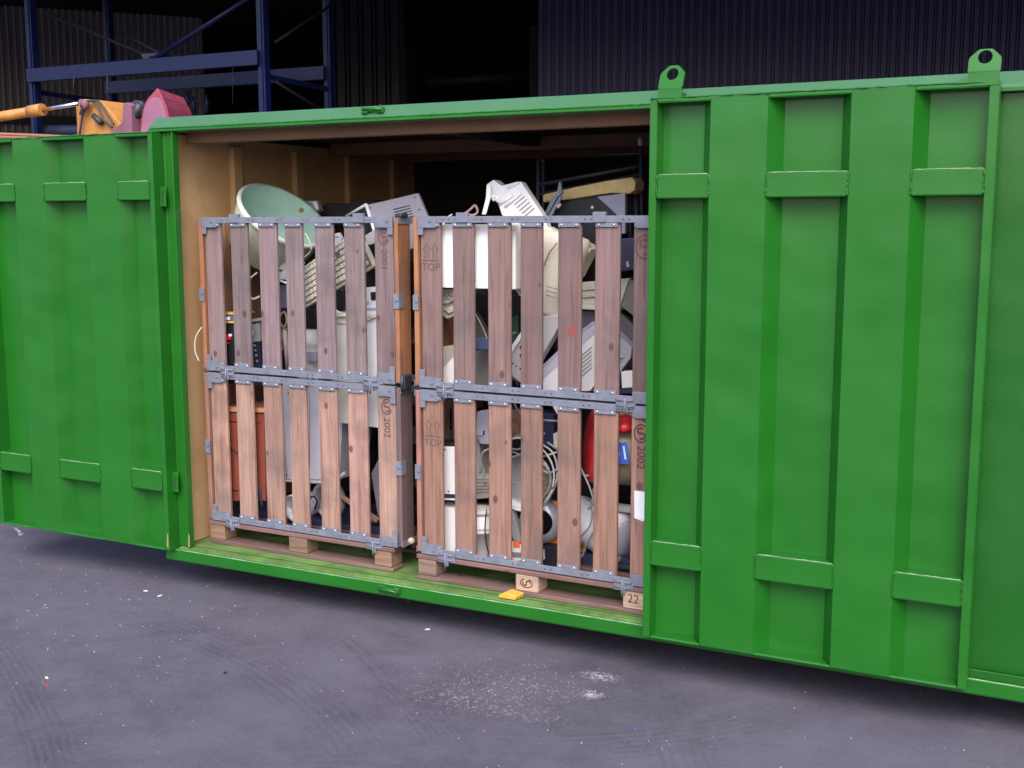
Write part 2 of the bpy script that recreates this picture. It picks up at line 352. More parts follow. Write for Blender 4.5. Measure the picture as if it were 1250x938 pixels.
    streak((-20, 770), (78, 985), .05, .12, .42); streak((95, 735), (470, 960), .25, .16, .4, .04); streak((420, 775), (480, 840), .02, .07, .5, .05); streak((400, 770), (560, 925), .05, .12, .3)
    streak((800, 830), (850, 985), .0, .14, .25, .04); streak((560, 905), (1000, 850), -.2, .15, .3, .04); streak((20, 800), (330, 770), .1, .05, .35, .03)
    streak((330, 945), (600, 985), .1, .2, .4, .06)
    # pale grit
    vo = N.new('ShaderNodeTexVoronoi'); vo.inputs['Scale'].default_value = 26; L.new(tc.outputs['Object'], vo.inputs[0])
    sp = N.new('ShaderNodeSeparateColor'); L.new(vo.outputs['Color'], sp.inputs[0])
    g1 = mr(vo.outputs['Distance'], .14, .08, 0, 1); g2 = mr(sp.outputs[0], .86, .9, 0, .8)
    mu = N.new('ShaderNodeMath'); mu.operation = 'MULTIPLY'; L.new(g1, mu.inputs[0]); L.new(g2, mu.inputs[1])
    c = mix(mu.outputs[0], c, (.17, .16, .18))
    # powdery white patch
    def patch(cx, cy, rx, ry, amt, s=40, thr=.56):
        nonlocal c
        mp = N.new('ShaderNodeMapping'); mp.inputs['Location'].default_value = (-cx/rx, -cy/ry, 0); mp.inputs['Scale'].default_value = (1/rx, 1/ry, 0); L.new(tc.outputs['Object'], mp.inputs[0])
        ln = N.new('ShaderNodeVectorMath'); ln.operation = 'LENGTH'; L.new(mp.outputs[0], ln.inputs[0])
        f = mr(ln.outputs['Value'], .2, 1.0, 1, 0); g = mr(nz(s, 6, .75), thr, thr+.14, 0, amt)
        m_ = N.new('ShaderNodeMath'); m_.operation = 'MULTIPLY'; L.new(f, m_.inputs[0]); L.new(g, m_.inputs[1])
        c = mix(m_.outputs[0], c, (.55, .53, .56))
    a = q(625, 838); patch(a.x, a.y, .45, .24, .6, 45, .56); a = q(590, 860); patch(a.x, a.y, .45, .12, .7, 60, .54)
    a = q(733, 826); patch(a.x, a.y, .11, .06, .9, 55, .47); a = q(722, 848); patch(a.x, a.y, .06, .05, .9, 60, .45)
    L.new(c, p.inputs['Base Color'])
    b = N.new('ShaderNodeBump'); b.inputs['Strength'].default_value = .5; b.inputs['Distance'].default_value = .006; L.new(nz(110, 4, .7), b.inputs['Height'])
    b2 = N.new('ShaderNodeBump'); b2.inputs['Strength'].default_value = .25; b2.inputs['Distance'].default_value = .05; L.new(nz(2.5, 4), b2.inputs['Height']); L.new(b.outputs[0], b2.inputs['Normal'])
    L.new(b2.outputs[0], p.inputs['Normal'])
    return m
b = B(); vs = [b.bm.verts.new(p) for p in ((-150, -150, GZ), (150, -150, GZ), (150, 150, GZ), (-150, 150, GZ))]; b.bm.faces.new(vs)
tag(b.done('ground', asphalt(), local=True), kind='structure')
# grit lying about
def ground_pt(px, py): return CAM + ray(px, py)*((GZ-CAM.z)/ray(px, py).z)
b = B()
def crumb(p, s):
    m_ = Matrix.Translation(p) @ Matrix.Rotation(random.random()*6.28, 4, 'Z') @ Matrix.Rotation(random.uniform(-.2, .2), 4, 'X')
    b.box(-s*random.uniform(.5, 1.5), s*random.uniform(.5, 1.2), -s*.5, s*.5, 0, s*random.uniform(.2, .7), 0, m_)
for i in range(330):
    px = random.gauss(625, 60); py = random.gauss(838, 17); crumb(ground_pt(px, py), random.uniform(.0008, .0021))
for i in range(190):
    p = ground_pt(random.uniform(-80, 1330), random.uniform(690, 1000)); crumb(p, random.uniform(.001, .0032))
for i in range(150):
    p = ground_pt(random.gauss(120, 130), random.gauss(740, 50)); crumb(p, random.uniform(.0012, .004))
tag(b.done('grit', mat('pale_grit', (.55, .54, .56), .8)), 'pale crumbs and grit scattered over the asphalt', 'grit', kind='stuff')
for k, (px, py, s, lab, cc) in enumerate(((178, 722, .014, 'white plastic scrap on the asphalt, left one of the close pair', WHITE), (195, 728, .016, 'elongated white plastic scrap on the asphalt, right one of the close pair', WHITE), (57, 828, .014, 'curled pale scrap on the asphalt near the lower left', CREAM), (522, 769, .014, 'thin white splinter on the dark asphalt below the container sill', WHITE), (775, 891, .011, 'small bright blue scrap on the asphalt', mat('blue_scrap', (.05, .15, .7), .5)), (57, 837, .01, 'faded red scrap on the asphalt near the lower left', RED), (275, 822, .012, 'dark oval stone chip on the asphalt', BLACK))):
    b = B(); p = ground_pt(px, py); m_ = Matrix.Translation(p+Vector((0, 0, .001))) @ Matrix.Rotation(k*1.3, 4, 'Z')
    b.prism([m_ @ Vector(v) for v in ((-s, -s*.3, 0), (s*.2, -s*.4, 0), (s, 0, 0), (s*.5, s*.4, 0), (-s*.6, s*.35, 0))], Vector((0, 0, .003)), .0006)
    tag(b.done('litter_scrap', cc), lab, 'litter', 'scraps lying on the asphalt')

# ------------------------------------------------------------ shed behind (canopy, walls)
def corrugated(name, P0, ang, length, z0, z1, pitch, m, parent, style=0):
    b = B(); d = Vector((math.cos(ang), math.sin(ang), 0)); n = Vector((-d.y, d.x, 0)); prof = []
    k = int(length/pitch); g = pitch*.11; dp = pitch*.28
    for i in range(k):
        s = i*pitch
        if style == 0: prof += [(s, 0), (s+pitch*.52, 0), (s+pitch*.55, dp), (s+pitch*.66, dp), (s+pitch*.69, 0), (s+pitch*.82, 0), (s+pitch*.85, dp), (s+pitch*.97, dp)]
        else: prof += [(s, 0), (s+pitch*.28, 0), (s+pitch*.34, dp*2.6), (s+pitch*.94, dp*2.6)]
    lo = [b.bm.verts.new(P0+d*s+n*y+Vector((0, 0, z0-P0.z))) for s, y in prof]; hi = [b.bm.verts.new(v.co+Vector((0, 0, z1-z0))) for v in lo]
    for i in range(len(lo)-1): b.bm.faces.new((lo[i], lo[i+1], hi[i+1], hi[i]))
    e0 = [b.bm.verts.new(P0+n*.2+Vector((0, 0, z-P0.z))) for z in (z0, z1)]; e1 = [b.bm.verts.new(P0+d*prof[-1][0]+n*.2+Vector((0, 0, z-P0.z))) for z in (z0, z1)]
    b.bm.faces.new((e0[0], e0[1], e1[1], e1[0])); b.bm.faces.new((lo[0], hi[0], e0[1], e0[0])); b.bm.faces.new((lo[-1], e1[0], e1[1], hi[-1]))
    return b.done(name, m, parent)
CLAD = mat('blue_grey_cladding', (.062, .058, .17), .5, .0, .15, 2, dirt=.3, dirtc=(.04, .04, .07))
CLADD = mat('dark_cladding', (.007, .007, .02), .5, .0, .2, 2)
CLADL = mat('pale_cladding', (.16, .145, .165), .6, 0, .2, 2, stretch=(3, 3, .4))
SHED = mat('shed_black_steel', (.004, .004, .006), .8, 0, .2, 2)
shed = thing('open_shed', onD(657, 271, 16)*1, 'dark open fronted shed of blue grey corrugated cladding behind the green container', 'building'); shed.location.z = GZ
P0 = onD(657, 271, 16); P0.z = 0
corrugated('front_wall', P0, R(17.3), 22, GZ, 5.1, .111, CLAD, shed)
P1 = onD(400, 271, 19); P1.z = 0
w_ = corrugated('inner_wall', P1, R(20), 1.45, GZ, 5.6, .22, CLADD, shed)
P2 = onD(-120, 271, 17.5); P2.z = 0
w2 = corrugated('side_wall', P2, R(48), 4.6, GZ, 5.0, .1, CLADL, shed, 1)
b = B()   # horizontal rail across the side wall
d2 = Vector((math.cos(R(48)), math.sin(R(48)), 0)); n2 = Vector((-d2.y, d2.x, 0))
b.prism([P2+d2*.0-n2*.12+Vector((0, 0, 3.25)), P2+d2*4.6-n2*.12+Vector((0, 0, 3.25)), P2+d2*4.6-n2*.12+Vector((0, 0, 3.38)), P2-n2*.12+Vector((0, 0, 3.38))], n2*.08)
b.done('wall_rail', SHED, shed)
b = B(); M = Matrix.Translation((0, 0, 0)) @ Matrix.Rotation(0, 4, 'Z')
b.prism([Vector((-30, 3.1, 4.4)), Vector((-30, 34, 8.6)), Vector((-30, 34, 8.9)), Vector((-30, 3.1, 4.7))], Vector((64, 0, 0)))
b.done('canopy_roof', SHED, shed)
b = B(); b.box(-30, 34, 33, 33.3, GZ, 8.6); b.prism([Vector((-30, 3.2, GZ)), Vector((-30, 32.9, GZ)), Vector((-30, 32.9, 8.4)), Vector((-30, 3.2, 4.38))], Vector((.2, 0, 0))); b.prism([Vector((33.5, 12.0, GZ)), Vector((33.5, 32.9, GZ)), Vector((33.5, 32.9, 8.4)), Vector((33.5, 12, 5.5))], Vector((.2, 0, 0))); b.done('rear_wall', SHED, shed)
for (px, D) in ((500, 18), (657, 16.2)):
    p = onD(px, 271, D); b = B(); b.box(p.x-.13, p.x+.0, p.y-.02, p.y+.14, GZ, 4.4); b.done('column', SHED, shed)
for x in (-14, 14): b = B(); b.box(x-.12, x+.12, 3.2, 3.44, GZ, 4.4); b.done('column', SHED, shed)
# rafter/pipe dimly seen in the dark bay
pi_ = B().tube([onD(520, 100, 20), onD(656, 92, 20)], .09).done('pipe', mat('dull_pipe', (.04, .038, .036), .6), shed)

# ------------------------------------------------------------ blue pallet rack
rk = thing('pallet_rack', (0, 0, 0), 'empty blue steel pallet rack with diagonal braces behind the container', 'rack')
A = onD(328, 271, 11); rk.location = (A.x, A.y, GZ)
def post(px, D, w=.08, top=4.9):
    p = onD(px, 271, D); b = B(); h = w/2
    b.box(p.x-h, p.x+h, p.y-h, p.y-h+.012, GZ, top); b.box(p.x-h, p.x-h+.012, p.y-h+.012, p.y+h, GZ, top); b.box(p.x+h-.012, p.x+h, p.y-h+.012, p.y+h, GZ, top)
    b.box(p.x-.018, p.x+.018, p.y-h-.012, p.y-h-.001, GZ, top)
    b.done('upright', BLUE, rk); return p
pA = post(328, 11); pL = post(52, 12.3); pB = post(406, 12.1); pL2 = post(144, 13.4)
def beam(p, q, z0, z1, t=.05, nm='beam', m=BLUE):
    p = p.copy(); q = q.copy(); p.z = z0; q.z = z0; d = (q-p).normalized(); n = Vector((-d.y, d.x, 0))*t
    b = B(); up = Vector((0, 0, z1-z0)); p -= n*.5; q -= n*.5
    b.prism([p, q, q+up, p+up], n, .004); return b.done(nm, m, rk)
zt = onD(325, 62.5, 11).z; zb = onD(325, 81, 11).z
off = Vector((0, -.08, 0)); beam(pL+off, pA+off, zb, zt)
beam(pL2+off, pB+off, zb, zt)
beam(pA, pB, zt-.25, zt-.2, .03); beam(pL, pL2, zt-.25, zt-.2, .03)
beam(pL+off, pA+off, 1.1, 1.24); beam(pL2+off, pB+off, 1.1, 1.24)
def strut(p, q, r=.022, m=BLUE, nm='brace'): return B().tube([p, q], r, 6).done(nm, m, rk)
# V bracing over the beam, and across the end
mid = onD(188, 72, 11.9); strut(mid, onD(303, -2, 11.5), .026); strut(mid, onD(54, 15, 12.4), .02, SHED)
b = B(); b.prism([onD(172, 66, 11.9), onD(203, 64, 11.9), onD(200, 74, 11.9), onD(176, 75, 11.9)], Vector((0, .02, 0))); b.done('gusset', BLUE, rk)
strut(onD(336, 52, 11.1), onD(402, 8, 12), .014, SHED); strut(onD(336, 100, 11.1), onD(402, 140, 12), .014, SHED)
strut(onD(148, 40, 13.4), onD(205, 70, 12.9), .02, NAVY)
for px, py0, py1 in ((238, 80, 122), (284, 75, 128), (90, 92, 112), (131, 88, 125)):
    strut(onD(px, py0, 11.6), onD(px, py1, 11.6), .004, DARKST, 'hook')
strut(onD(284, 75, 11.6), onD(308, 80, 11.6), .004, DARKST, 'hook')
for px, py in ((228, 112), (236, 118), (252, 116)): strut(onD(px, py, 12.6), onD(px+1, py+22, 12.6), .02, BLUE, 'hook')
strut(onD(226, 124, 12.6), onD(256, 124, 12.6), .015, BLUE, 'hook')
B().tube([onD(60, 160, 12.6), onD(165, 158, 12.6)], .06, 8).done('beam', NAVY, rk)

# ------------------------------------------------------------ excavator behind the left door
YE = 1.35
e = onY(60, 271, YE); ex_ = thing('excavator', (e.x, e.y, GZ), 'orange excavator with its arm end and faded red bucket showing above the left door', 'excavator')
def eslab(name, m, pts, ext, bev=.006, DD=YE):
    b = B(); b.prism([onY(x, y, DD) for x, y in pts], ext, bev, 2); return b.done(name, m, ex_)
W = Vector((0, .26, 0))
eslab('arm', YELLOW, [(-200, 181), (-100, 176), (94, 170), (93, 145), (92, 125), (101, 121), (119, 122), (128, 128), (148, 152), (176, 205), (160, 240), (90, 235), (-100, 215), (-200, 235)], W, .012)
cy_ = B().tube([onY(-160, 166, YE-.1), onY(-20, 146, YE-.1), onY(38, 136.5, YE-.1)], [.034, .034, .034], 16).tube([onY(36, 136.6, YE-.1), onY(52, 134, YE-.1)], .041, 16).done('hydraulic_cylinder', YELLOW, ex_)
B().tube([onY(50, 134.4, YE-.1), onY(96, 127, YE-.1)], .014, 12).done('piston_rod', mat('polished_rod', (.8, .8, .85), .12, 1), cy_)
b = B().tube([onY(98, 122, YE-.02), onY(102, 130, YE-.02), onY(98, 140, YE-.02)], .011, 8); b.lathe([(.0005, 0), (.03, 0), (.03, .03), (.0005, .03)], onY(101, 128, YE-.07), Vector((0, 1, 0)), 20); b.done('pivot_pin', MAUVE, ex_)
for pts in (((105, 124), (120, 124), (131, 140), (139, 152)), ((97, 165), (104, 128), (116, 126), (126, 145), (137, 156))):
    B().tube(smooth_pts([onY(x, y, YE-.03) for x, y in pts]), .008, 8).done('hose', DARKST, ex_)
B().tube([onY(114, 141, YE-.03), onY(124, 151, YE-.03)], .02, 8).done('coupling', DARKST, ex_)
for k, yy in enumerate((164, 167.5, 171)):
    B().tube(smooth_pts([onY(-150, yy-4, YE-.14), onY(-60, yy-2, YE-.14), onY(30, yy+1, YE-.14), onY(95, yy+4, YE-.14)]), .011, 8).done('hose', mat('rusty_pipe', (.33, .14, .09), .6), ex_)
eslab('link', MAUVE, [(132, 164), (149, 149), (150, 128), (154, 125), (160, 128), (161, 165), (150, 200), (136, 190)], Vector((0, .09, 0)), .006, YE-.05)
b = B().lathe([(.035, 0), (.055, 0), (.055, .06), (.035, .06), (.035, 0)], onY(166, 133, YE), Vector((0, 1, 0)), 20); b.tube([onY(160, 150, YE), onY(172, 127, YE)], .03, 8); b.tube([onY(158, 128, YE+.1), onY(176, 126, YE+.1)], .016, 8); b.done('link', DARKST, ex_)
# bucket: side plate profile swept across its width
prof = [(168, 205), (171, 160), (174, 133), (179, 122), (186, 116.5), (193, 116), (199, 120), (203, 130), (208, 150), (222, 230)]
pr = [onY(x, y, YE) for x, y in prof]; exv = Vector((-.25, .52, 0))
b = B(); b.prism(pr, exv, .01, 2); bk = b.done('bucket', PINK, ex_)
b = B(); b.prism([p-exv.normalized()*.012 for p in [onY(x, y, YE) for x, y in ((169, 200), (173, 160), (176, 135), (181, 124), (187, 119), (193, 119), (198, 124), (201, 132), (206, 152), (218, 228))]], exv*.02, .003); b.done('side_plate', mat('dusty_bucket_side', (.3, .12, .2), .75, 0, .2, 6, dirt=.4, dirtc=(.18, .13, .17)), bk)
b = B(); b.prism([pr[3]+Vector((0, 0, .0)), pr[6]+Vector((0, 0, .0)), onY(192, 107.5, YE)], exv*.97+Vector((0, 0, .0)), .004); b.done('bucket_ridge', PINK, bk)
# the machine it belongs to, beyond the left edge of the picture
c0 = Vector((-7.2, 1.6, 0)); a0_ = onY(-195, 205, YE+.13)
b = B(); b.prism([a0_+Vector((.15, .1, -.15)), a0_+Vector((.1, .1, .2)), Vector((-5.6, a0_.y+.1, 3.0)), Vector((-6.6, a0_.y+.1, 1.2)), Vector((-6.1, a0_.y+.1, 1.1)), Vector((-5.3, a0_.y+.1, 2.5))], Vector((0, .28, 0)), .02); b.done('boom', YELLOW, ex_)
b = B(); b.box(c0.x-1.3, c0.x+1.1, c0.y-1.0, c0.y+1.2, .55, 1.25, .06); b.done('engine_housing', YELLOW, ex_)
b = B(); b.box(c0.x-.1, c0.x+1.0, c0.y-.95, c0.y+.0, 1.25, 2.6, .08); b.done('cab', mat('cab_glass', (.03, .04, .05), .1), ex_)
for s in (-1, 1):
    b = B(); yy = c0.y+.1+s*.95; b.prism([Vector((c0.x-1.5, yy-.2, GZ+.25)), Vector((c0.x-1.25, yy-.2, GZ)), Vector((c0.x+1.25, yy-.2, GZ)), Vector((c0.x+1.5, yy-.2, GZ+.25)), Vector((c0.x+1.3, yy-.2, .5)), Vector((c0.x-1.3, yy-.2, .5))], Vector((0, .4, 0)), .03); b.done('track', BLACK, ex_)

# ------------------------------------------------------------ container
H = 2.283; XR = 6.2; YB = 2.42
ct = thing('shipping_container', (0, 0, GZ), 'long green steel roll-off container with its front doors folded open', 'container')
b = B(); b.box(.055, XR-.05, .0, YB, .0, .064); b.done('floor', FLOOR, ct)
b = B()  # sill: folded angle along the front
b.prism([Vector((-.03, 0.055, .066)), Vector((-.03, -.004, .054)), Vector((-.03, -.010, .05)), Vector((-.03, -.010, -.004)), Vector((-.03, -.002, -.012)), Vector((-.03, .055, -.012))], Vector((XR+.03, 0, 0)), .002)
b.done('sill', GREEN, ct)
b = B(); pts = [(-.025+i*.05, -.0075+random.uniform(-.0006, .0006), .0515+random.uniform(-.0006, .0006)) for i in range(124)]; b.tube(pts, [random.uniform(.0012, .0034) for _ in pts], 6); b.done('worn_highlight_edge', mat('worn_highlight_green', (.22, .36, .2), .5, 0, .3, 20), ct)  # pale bead paints the highlight along the worn sill edge
b = B()
for y in (1.25, 2.0): b.box(.1, XR-.1, y-.05, y+.05, GZ+.02, -.001)
b.box(.1, XR-.1, .36, .44, GZ+.005, -.001)  # unseen beam added to block light under the container
b.done('skid_rail', BLACK, ct)  # skids together with the added light-blocking beam
b = B()  # top rail with face leaning back
x0, x1 = -.03, XR
b.prism([Vector((x0, .0, 2.206)), Vector((x0, -.003, 2.222)), Vector((x0, .004, 2.234)), Vector((x0, .052, 2.279)), Vector((x0, .062, 2.283)), Vector((x0, .13, 2.283)), Vector((x0, .13, 2.206))], Vector((x1-x0, 0, 0)), .003)
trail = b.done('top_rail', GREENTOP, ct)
b = B(); b.box(x0-.001, x1, -.0052, .01, 2.206, 2.221, .002); b.done('rail_lip', GREEN, trail)
# weld bead under the fold and small blemishes
b = B(); xs = -.02; pts = []
while xs < 2.67:
    pts.append((xs, -.003, 2.2235+random.uniform(-.0012, .0012))); xs += .018
b.tube(pts, [.0035*random.uniform(.7, 1.5) for _ in pts], 6); b.done('weld_bead', GREEN, trail)
b = B(); b.box(.0, .052, 0.02, .072, .065, 2.205, .003); b.box(.053, .118, .02, .04, .065, 2.205, .003); b.prism([Vector((.118, -.002, .065)), Vector((.118, -.002, 2.205)), Vector((.124, -.002, 2.205)), Vector((.124, -.002, .065))], Vector((0, .042, 0)), .001); b.done('corner_post', GREEN, ct)
b = B(); b.box(-.012, .052, .08, YB, .066, 2.2); b.done('end_wall', [INT], ct)
b = B(); b.box(-.03, -.014, .08, YB, -.01, 2.28); b.done('end_cladding', GREEN, ct)
for y in (.50, 1.05, 1.58, 2.1):
    b = B(); b.box(.053, .088, y, y+.075, .066, 2.16, .004); b.done('wall_rib', INT, ct)
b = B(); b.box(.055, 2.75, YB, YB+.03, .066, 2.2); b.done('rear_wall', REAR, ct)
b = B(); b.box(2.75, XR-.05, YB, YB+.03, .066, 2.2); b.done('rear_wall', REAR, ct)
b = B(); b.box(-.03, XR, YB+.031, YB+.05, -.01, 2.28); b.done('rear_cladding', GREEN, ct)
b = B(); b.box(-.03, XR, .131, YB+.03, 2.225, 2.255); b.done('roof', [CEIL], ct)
BEAM = mat('brown_beam_paint', (.2, .1, .05), .6, 0, .15, 4, dirt=.4, dirtc=(.12, .06, .03))
for y0, y1, z0 in ((.132, .19, 2.155), (1.38, 1.44, 2.15), (2.2, 2.25, 2.15)):
    b = B(); b.box(.09, XR-.1, y0, y1, z0, 2.224, .004); b.done('ceiling_beam', BEAM, ct)
for x in (1.42, 2.9):
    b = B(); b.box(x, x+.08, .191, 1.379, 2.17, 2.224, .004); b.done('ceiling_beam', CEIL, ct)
# fixed wall right of the opening
b = B(); b.box(2.70, XR, .03, .06, .08, 2.204); b.done('side_wall', GREENW, ct)
b = B(); b.box(2.72, XR, -.004, .005, .056, .088, .002); b.done('wall_flange', GREENW, ct)
b = B(); b.box(XR-.06, XR, .06, YB, -.0, 2.2); b.done('end_wall', GREEN, ct)
b = B()
for x in (4.9, 5.7): b.box(x, x+.22, -.05, .005, .1, 2.2, .02)
b.done('wall_rib', GREEN, ct)
# lifting lugs: flat plates, upper half leans back with the rail
def lug(x0, x1, top, name='lifting_lug'):
    b = B(); c = (x0+x1)/2; w = (x1-x0)/2; T = .012; zb, zf = 2.222, 2.268
    y0 = -.094
    def bend(z):
        return y0 if z < zf else y0+(z-zf)*.5
    # outline with hole: ring of quads between outer outline and the hole
    hz = (top+zf)/2+.012; hr = .024; n = 32; outer = []
    pts = []
    for j in range(n):
        a = 2*math.pi*j/n; dx, dz = math.cos(a), math.sin(a)
        # clipped octagonal outline
        t = 1e9
        for nx, nz, dd in ((1, 0, w), (-1, 0, w), (0, 1, top-hz), (0, -1, hz-zf), (.707, .707, .707*(w+top-hz)-.022), (-.707, .707, .707*(w+top-hz)-.022)):
            q = dx*nx+dz*nz
            if q > 1e-6: t = min(t, dd/q)
        pts.append(((c+dx*t, hz+dz*t), (c+dx*hr, hz+dz*hr)))
    def V(p, k): return b.bm.verts.new((p[0], bend(p[1])+k*T, p[1]))
    F = [[V(o, 0), V(i, 0), V(i, 1), V(o, 1)] for o, i in pts]
    for j in range(n):
        A_, C_ = F[j], F[(j+1) % n]
        for u in range(4): b.bm.faces.new((A_[u], A_[(u+1) % 4], C_[(u+1) % 4], C_[u]))
    b.box(x0+.002, x1-.002, y0+.001, y0+T-.001, zb, zf+.004)
    b.box(c-w*.7, c+w*.7, y0+T, .01, zb+.004, zf-.01)
    return b.done(name, GREEN, ct)
lug(2.703, 2.802, 2.362); lug(3.836, 3.942, 2.349)

# doors
def door(x0, z0, z1, yf, mirror, depth=.075):
    """x0 = left edge; profile follows the folded sheet"""
    Wd = 1.265; t = .004
    P = [(0, 0), (.026, 0), (.03, .07), (.198, .07), (.243, 0), (.464, 0), (.512, .07), (.727, .07), (.77, 0), (.989, 0), (1.035, .07), (1.232, .07), (1.236, 0), (1.265, 0)]
    if mirror: P = [(Wd-x, y) for x, y in P][::-1]
    root = B(); bm = root.bm; nz_ = 34
    def dent(x, z, y):
        return y + .006*noise.noise(Vector((x*2.3+x0*3, z*1.6, 3.1)))*(1 if .03 < x < Wd-.03 else 0)
    X = []
    for (xa, ya), (xb, yb) in zip(P, P[1:]):
        k = 5 if abs(xb-xa) > .1 else 1
        for i in range(k): X.append((xa+(xb-xa)*i/k, ya+(yb-ya)*i/k))
    X.append(P[-1])
    rows = []
    for k in range(nz_+1):
        z = z0+.004+(z1-z0-.008)*k/nz_
        rows.append([bm.verts.new((x0+x, yf+dent(x, z, y), z)) for x, y in X])
    for ra, rb in zip(rows, rows[1:]):
        for i in range(len(X)-1): bm.faces.new((ra[i], ra[i+1], rb[i+1], rb[i]))
    # edges and back
    Y1 = yf+.078
    root.box(x0-.003, x0-.0002, yf-.001, Y1, z0, z1); root.box(x0+Wd+.0002, x0+Wd+.003, yf-.001, Y1, z0, z1)
    root.box(x0, x0+Wd, Y1-.003, Y1, z0, z1)
    dr = root.done('door', GREEN, ct)
    # cells
    cells = [(.03, .198, 0, .045), (.464, .77, .048, .043), (.989, 1.234, .046, 0)]
    if mirror: cells = [(Wd-c[1], Wd-c[0], c[3], c[2]) for c in cells][::-1]
    if not mirror: cells = [(.028, .243, 0, .045), (.464, .77, .048, .043), (.989, 1.234, .046, 0)]
    else: cells = [(Wd-1.234, Wd-.989, 0, .046), (Wd-.77, Wd-.464, .043, .048), (Wd-.243, Wd-.028, .045, 0)]
    for ca, cb, sa, sb in cells:
        for (za, zc, yy) in ((z0+.315, z0+.42, -.002), (z0+1.813, z0+1.908, -.002), (z0, z0+.012, -.0015), (z1-.02, z1, -.0015)):
            q = B(); a = x0+ca; c = x0+cb
            q.prism([Vector((a, yf+yy, za)), Vector((c, yf+yy, za)), Vector((c-sb, yf+.072, za)), Vector((a+sa, yf+.072, za))], Vector((0, 0, zc-za)), .006, 2)
            q.done('cross_bar' if zc-za > .05 else 'edge_bar', GREEN, dr)
            if zc-za > .05:
                w_ = B(); pts = [(a+.008+(c-a-.016)*i/14, yf-.0012, zc-.0012+random.uniform(-.0008, .0008)) for i in range(15)]; w_.tube(pts, [random.uniform(.0009, .0028) for _ in pts], 5); w_.done('worn_highlight_edge', mat('worn_highlight_green', (.22, .36, .2), .5, 0, .3, 20), dr)  # sky highlight painted along the worn top edge of the bar
            if zc-za > .05:   # weld beads down both ends
                for xx in (a+.001, c-.001):
                    w_ = B(); pts = [(xx+random.uniform(-.0015, .0015), yf-.003, za+.004+(zc-za-.008)*i/14) for i in range(15)]
                    w_.tube(pts, [.0028*random.uniform(.5, 1.6) for _ in pts], 5)
                    w_.done('weld_bead', GREEN, dr)
    q = B(); pts = [(x0+i*Wd/60, yf-.0015, z1-.001+random.uniform(-.001, .001)) for i in range(61)]; q.tube(pts, [.003*random.uniform(.6, 1.6) for _ in pts], 5); q.done('weld_bead', GREEN, dr)
    return dr
dR = door(2.675, .033, 2.235, -.09, False)
dL = door(-1.226, .055, 2.203, -.055, True)
for pz in (1.885, .415):
    q = B(); q.box(.043, .082, -.02, -.012, pz-.05, pz+.05, .002); q.done('hinge', GREEN, dL)
    q = B(); q.box(.061, .066, -.023, -.0195, pz-.028, pz+.028); q.done('hinge_slot', DARKST, dL)
    q = B().tube([(.052, .006, pz-.05), (.052, .006, pz+.05)], .014, 12); q.done('hinge_pin', GREEN, dL)
# lock keepers on rail and sill
def keeper(x, z, y, tilt):
    b = B(); M_ = Matrix.Translation((x, y, z)) @ Matrix.Rotation(tilt, 4, 'X')
    b.box(-.055, -.02, -.014, .0, -.016, .016, .003, M_); b.box(.03, .062, -.014, 0, -.016, .016, .003, M_); b.box(-.02, .03, -.02, -.006, -.009, .009, .003, M_)
    b.tube([M_ @ Vector((-.05, -.02, .0)), M_ @ Vector((.055, -.02, -.004))], .0065, 10)
    b.lathe([(0, 0), (.016, 0), (.016, .01), (.007, .01), (.007, .001)], M_ @ Vector((.045, -.014, 0)), M_.to_3x3() @ Vector((0, -1, 0)), 16)
    b.done('lock_keeper', GREEN, ct)
keeper(1.305, 2.252, .018, R(-42)); keeper(1.37, .03, -.012, 0)
q = B().tube([(-1.12, -.05, .04), (-1.06, -.06, .02)], .008, 8); q.box(-1.075, -1.045, -.07, -.05, .005, .02, .002); q.done('latch_handle', STEEL, dL)
# rusty chips at the foot of door and post
for (x, y, z, s) in ((.03, -.058, .13, .02), (.126, -.004, .13, .016)):
    q = B(); q.prism([Vector((x-.005, y, z-.05)), Vector((x+.004, y, z-.06)), Vector((x+.006, y, z)), Vector((x, y, z+s))], Vector((0, .003, 0))); q.done('bare_patch', mat('bare_rust', (.3, .24, .12), .8), ct)

# ------------------------------------------------------------ pallets and slatted frames
GREYWOOD = (.215, .16, .168, 1); PINKWOOD = (.35, .215, .175, 1); NEWWOOD = (.4, .175, .085, 1)
def colr(o, c, v=.08):
    k = 1+random.uniform(-v, v); o.color = (c[0]*k*(1+random.uniform(-.04, .04)), c[1]*k, c[2]*k*(1+random.uniform(-.04, .04)), 1); return o
def lpart(b, name, m, parent): return b.done(name, m, parent, local=True)
def make_pallet():
    p = thing('pallet', (0, 0, 0), '', 'pallet')
    for x in (.0, .527, 1.055):
        for y in (.0, .33, .7):
            o = lpart(B().box(0, .10 if x != .527 else .115, 0, .1, .0, .078, .004), 'block', WOODX, p); o.location = (x+.003, y, .021); colr(o, (.26, .16, .11), .12)
    for y in (0, .32, .68):
        o = lpart(B().box(0, 1.17, 0, .1 if y != .32 else .14, 0, .02, .003), 'bottom_board', WOODX, p); o.location = (0, y-.004, 0); colr(o, (.2, .12, .11), .1)
    for y in (.0, .16, .33, .5, .68):
        o = lpart(B().box(0, 1.18, 0, .12, 0, .022, .003), 'deck_board', WOODX, p); o.location = (-.003, y-.003, .099); colr(o, (.2, .11, .1), .1)
    return p
SL = [.033, .203, .385, .55, .733, .908, 1.084]
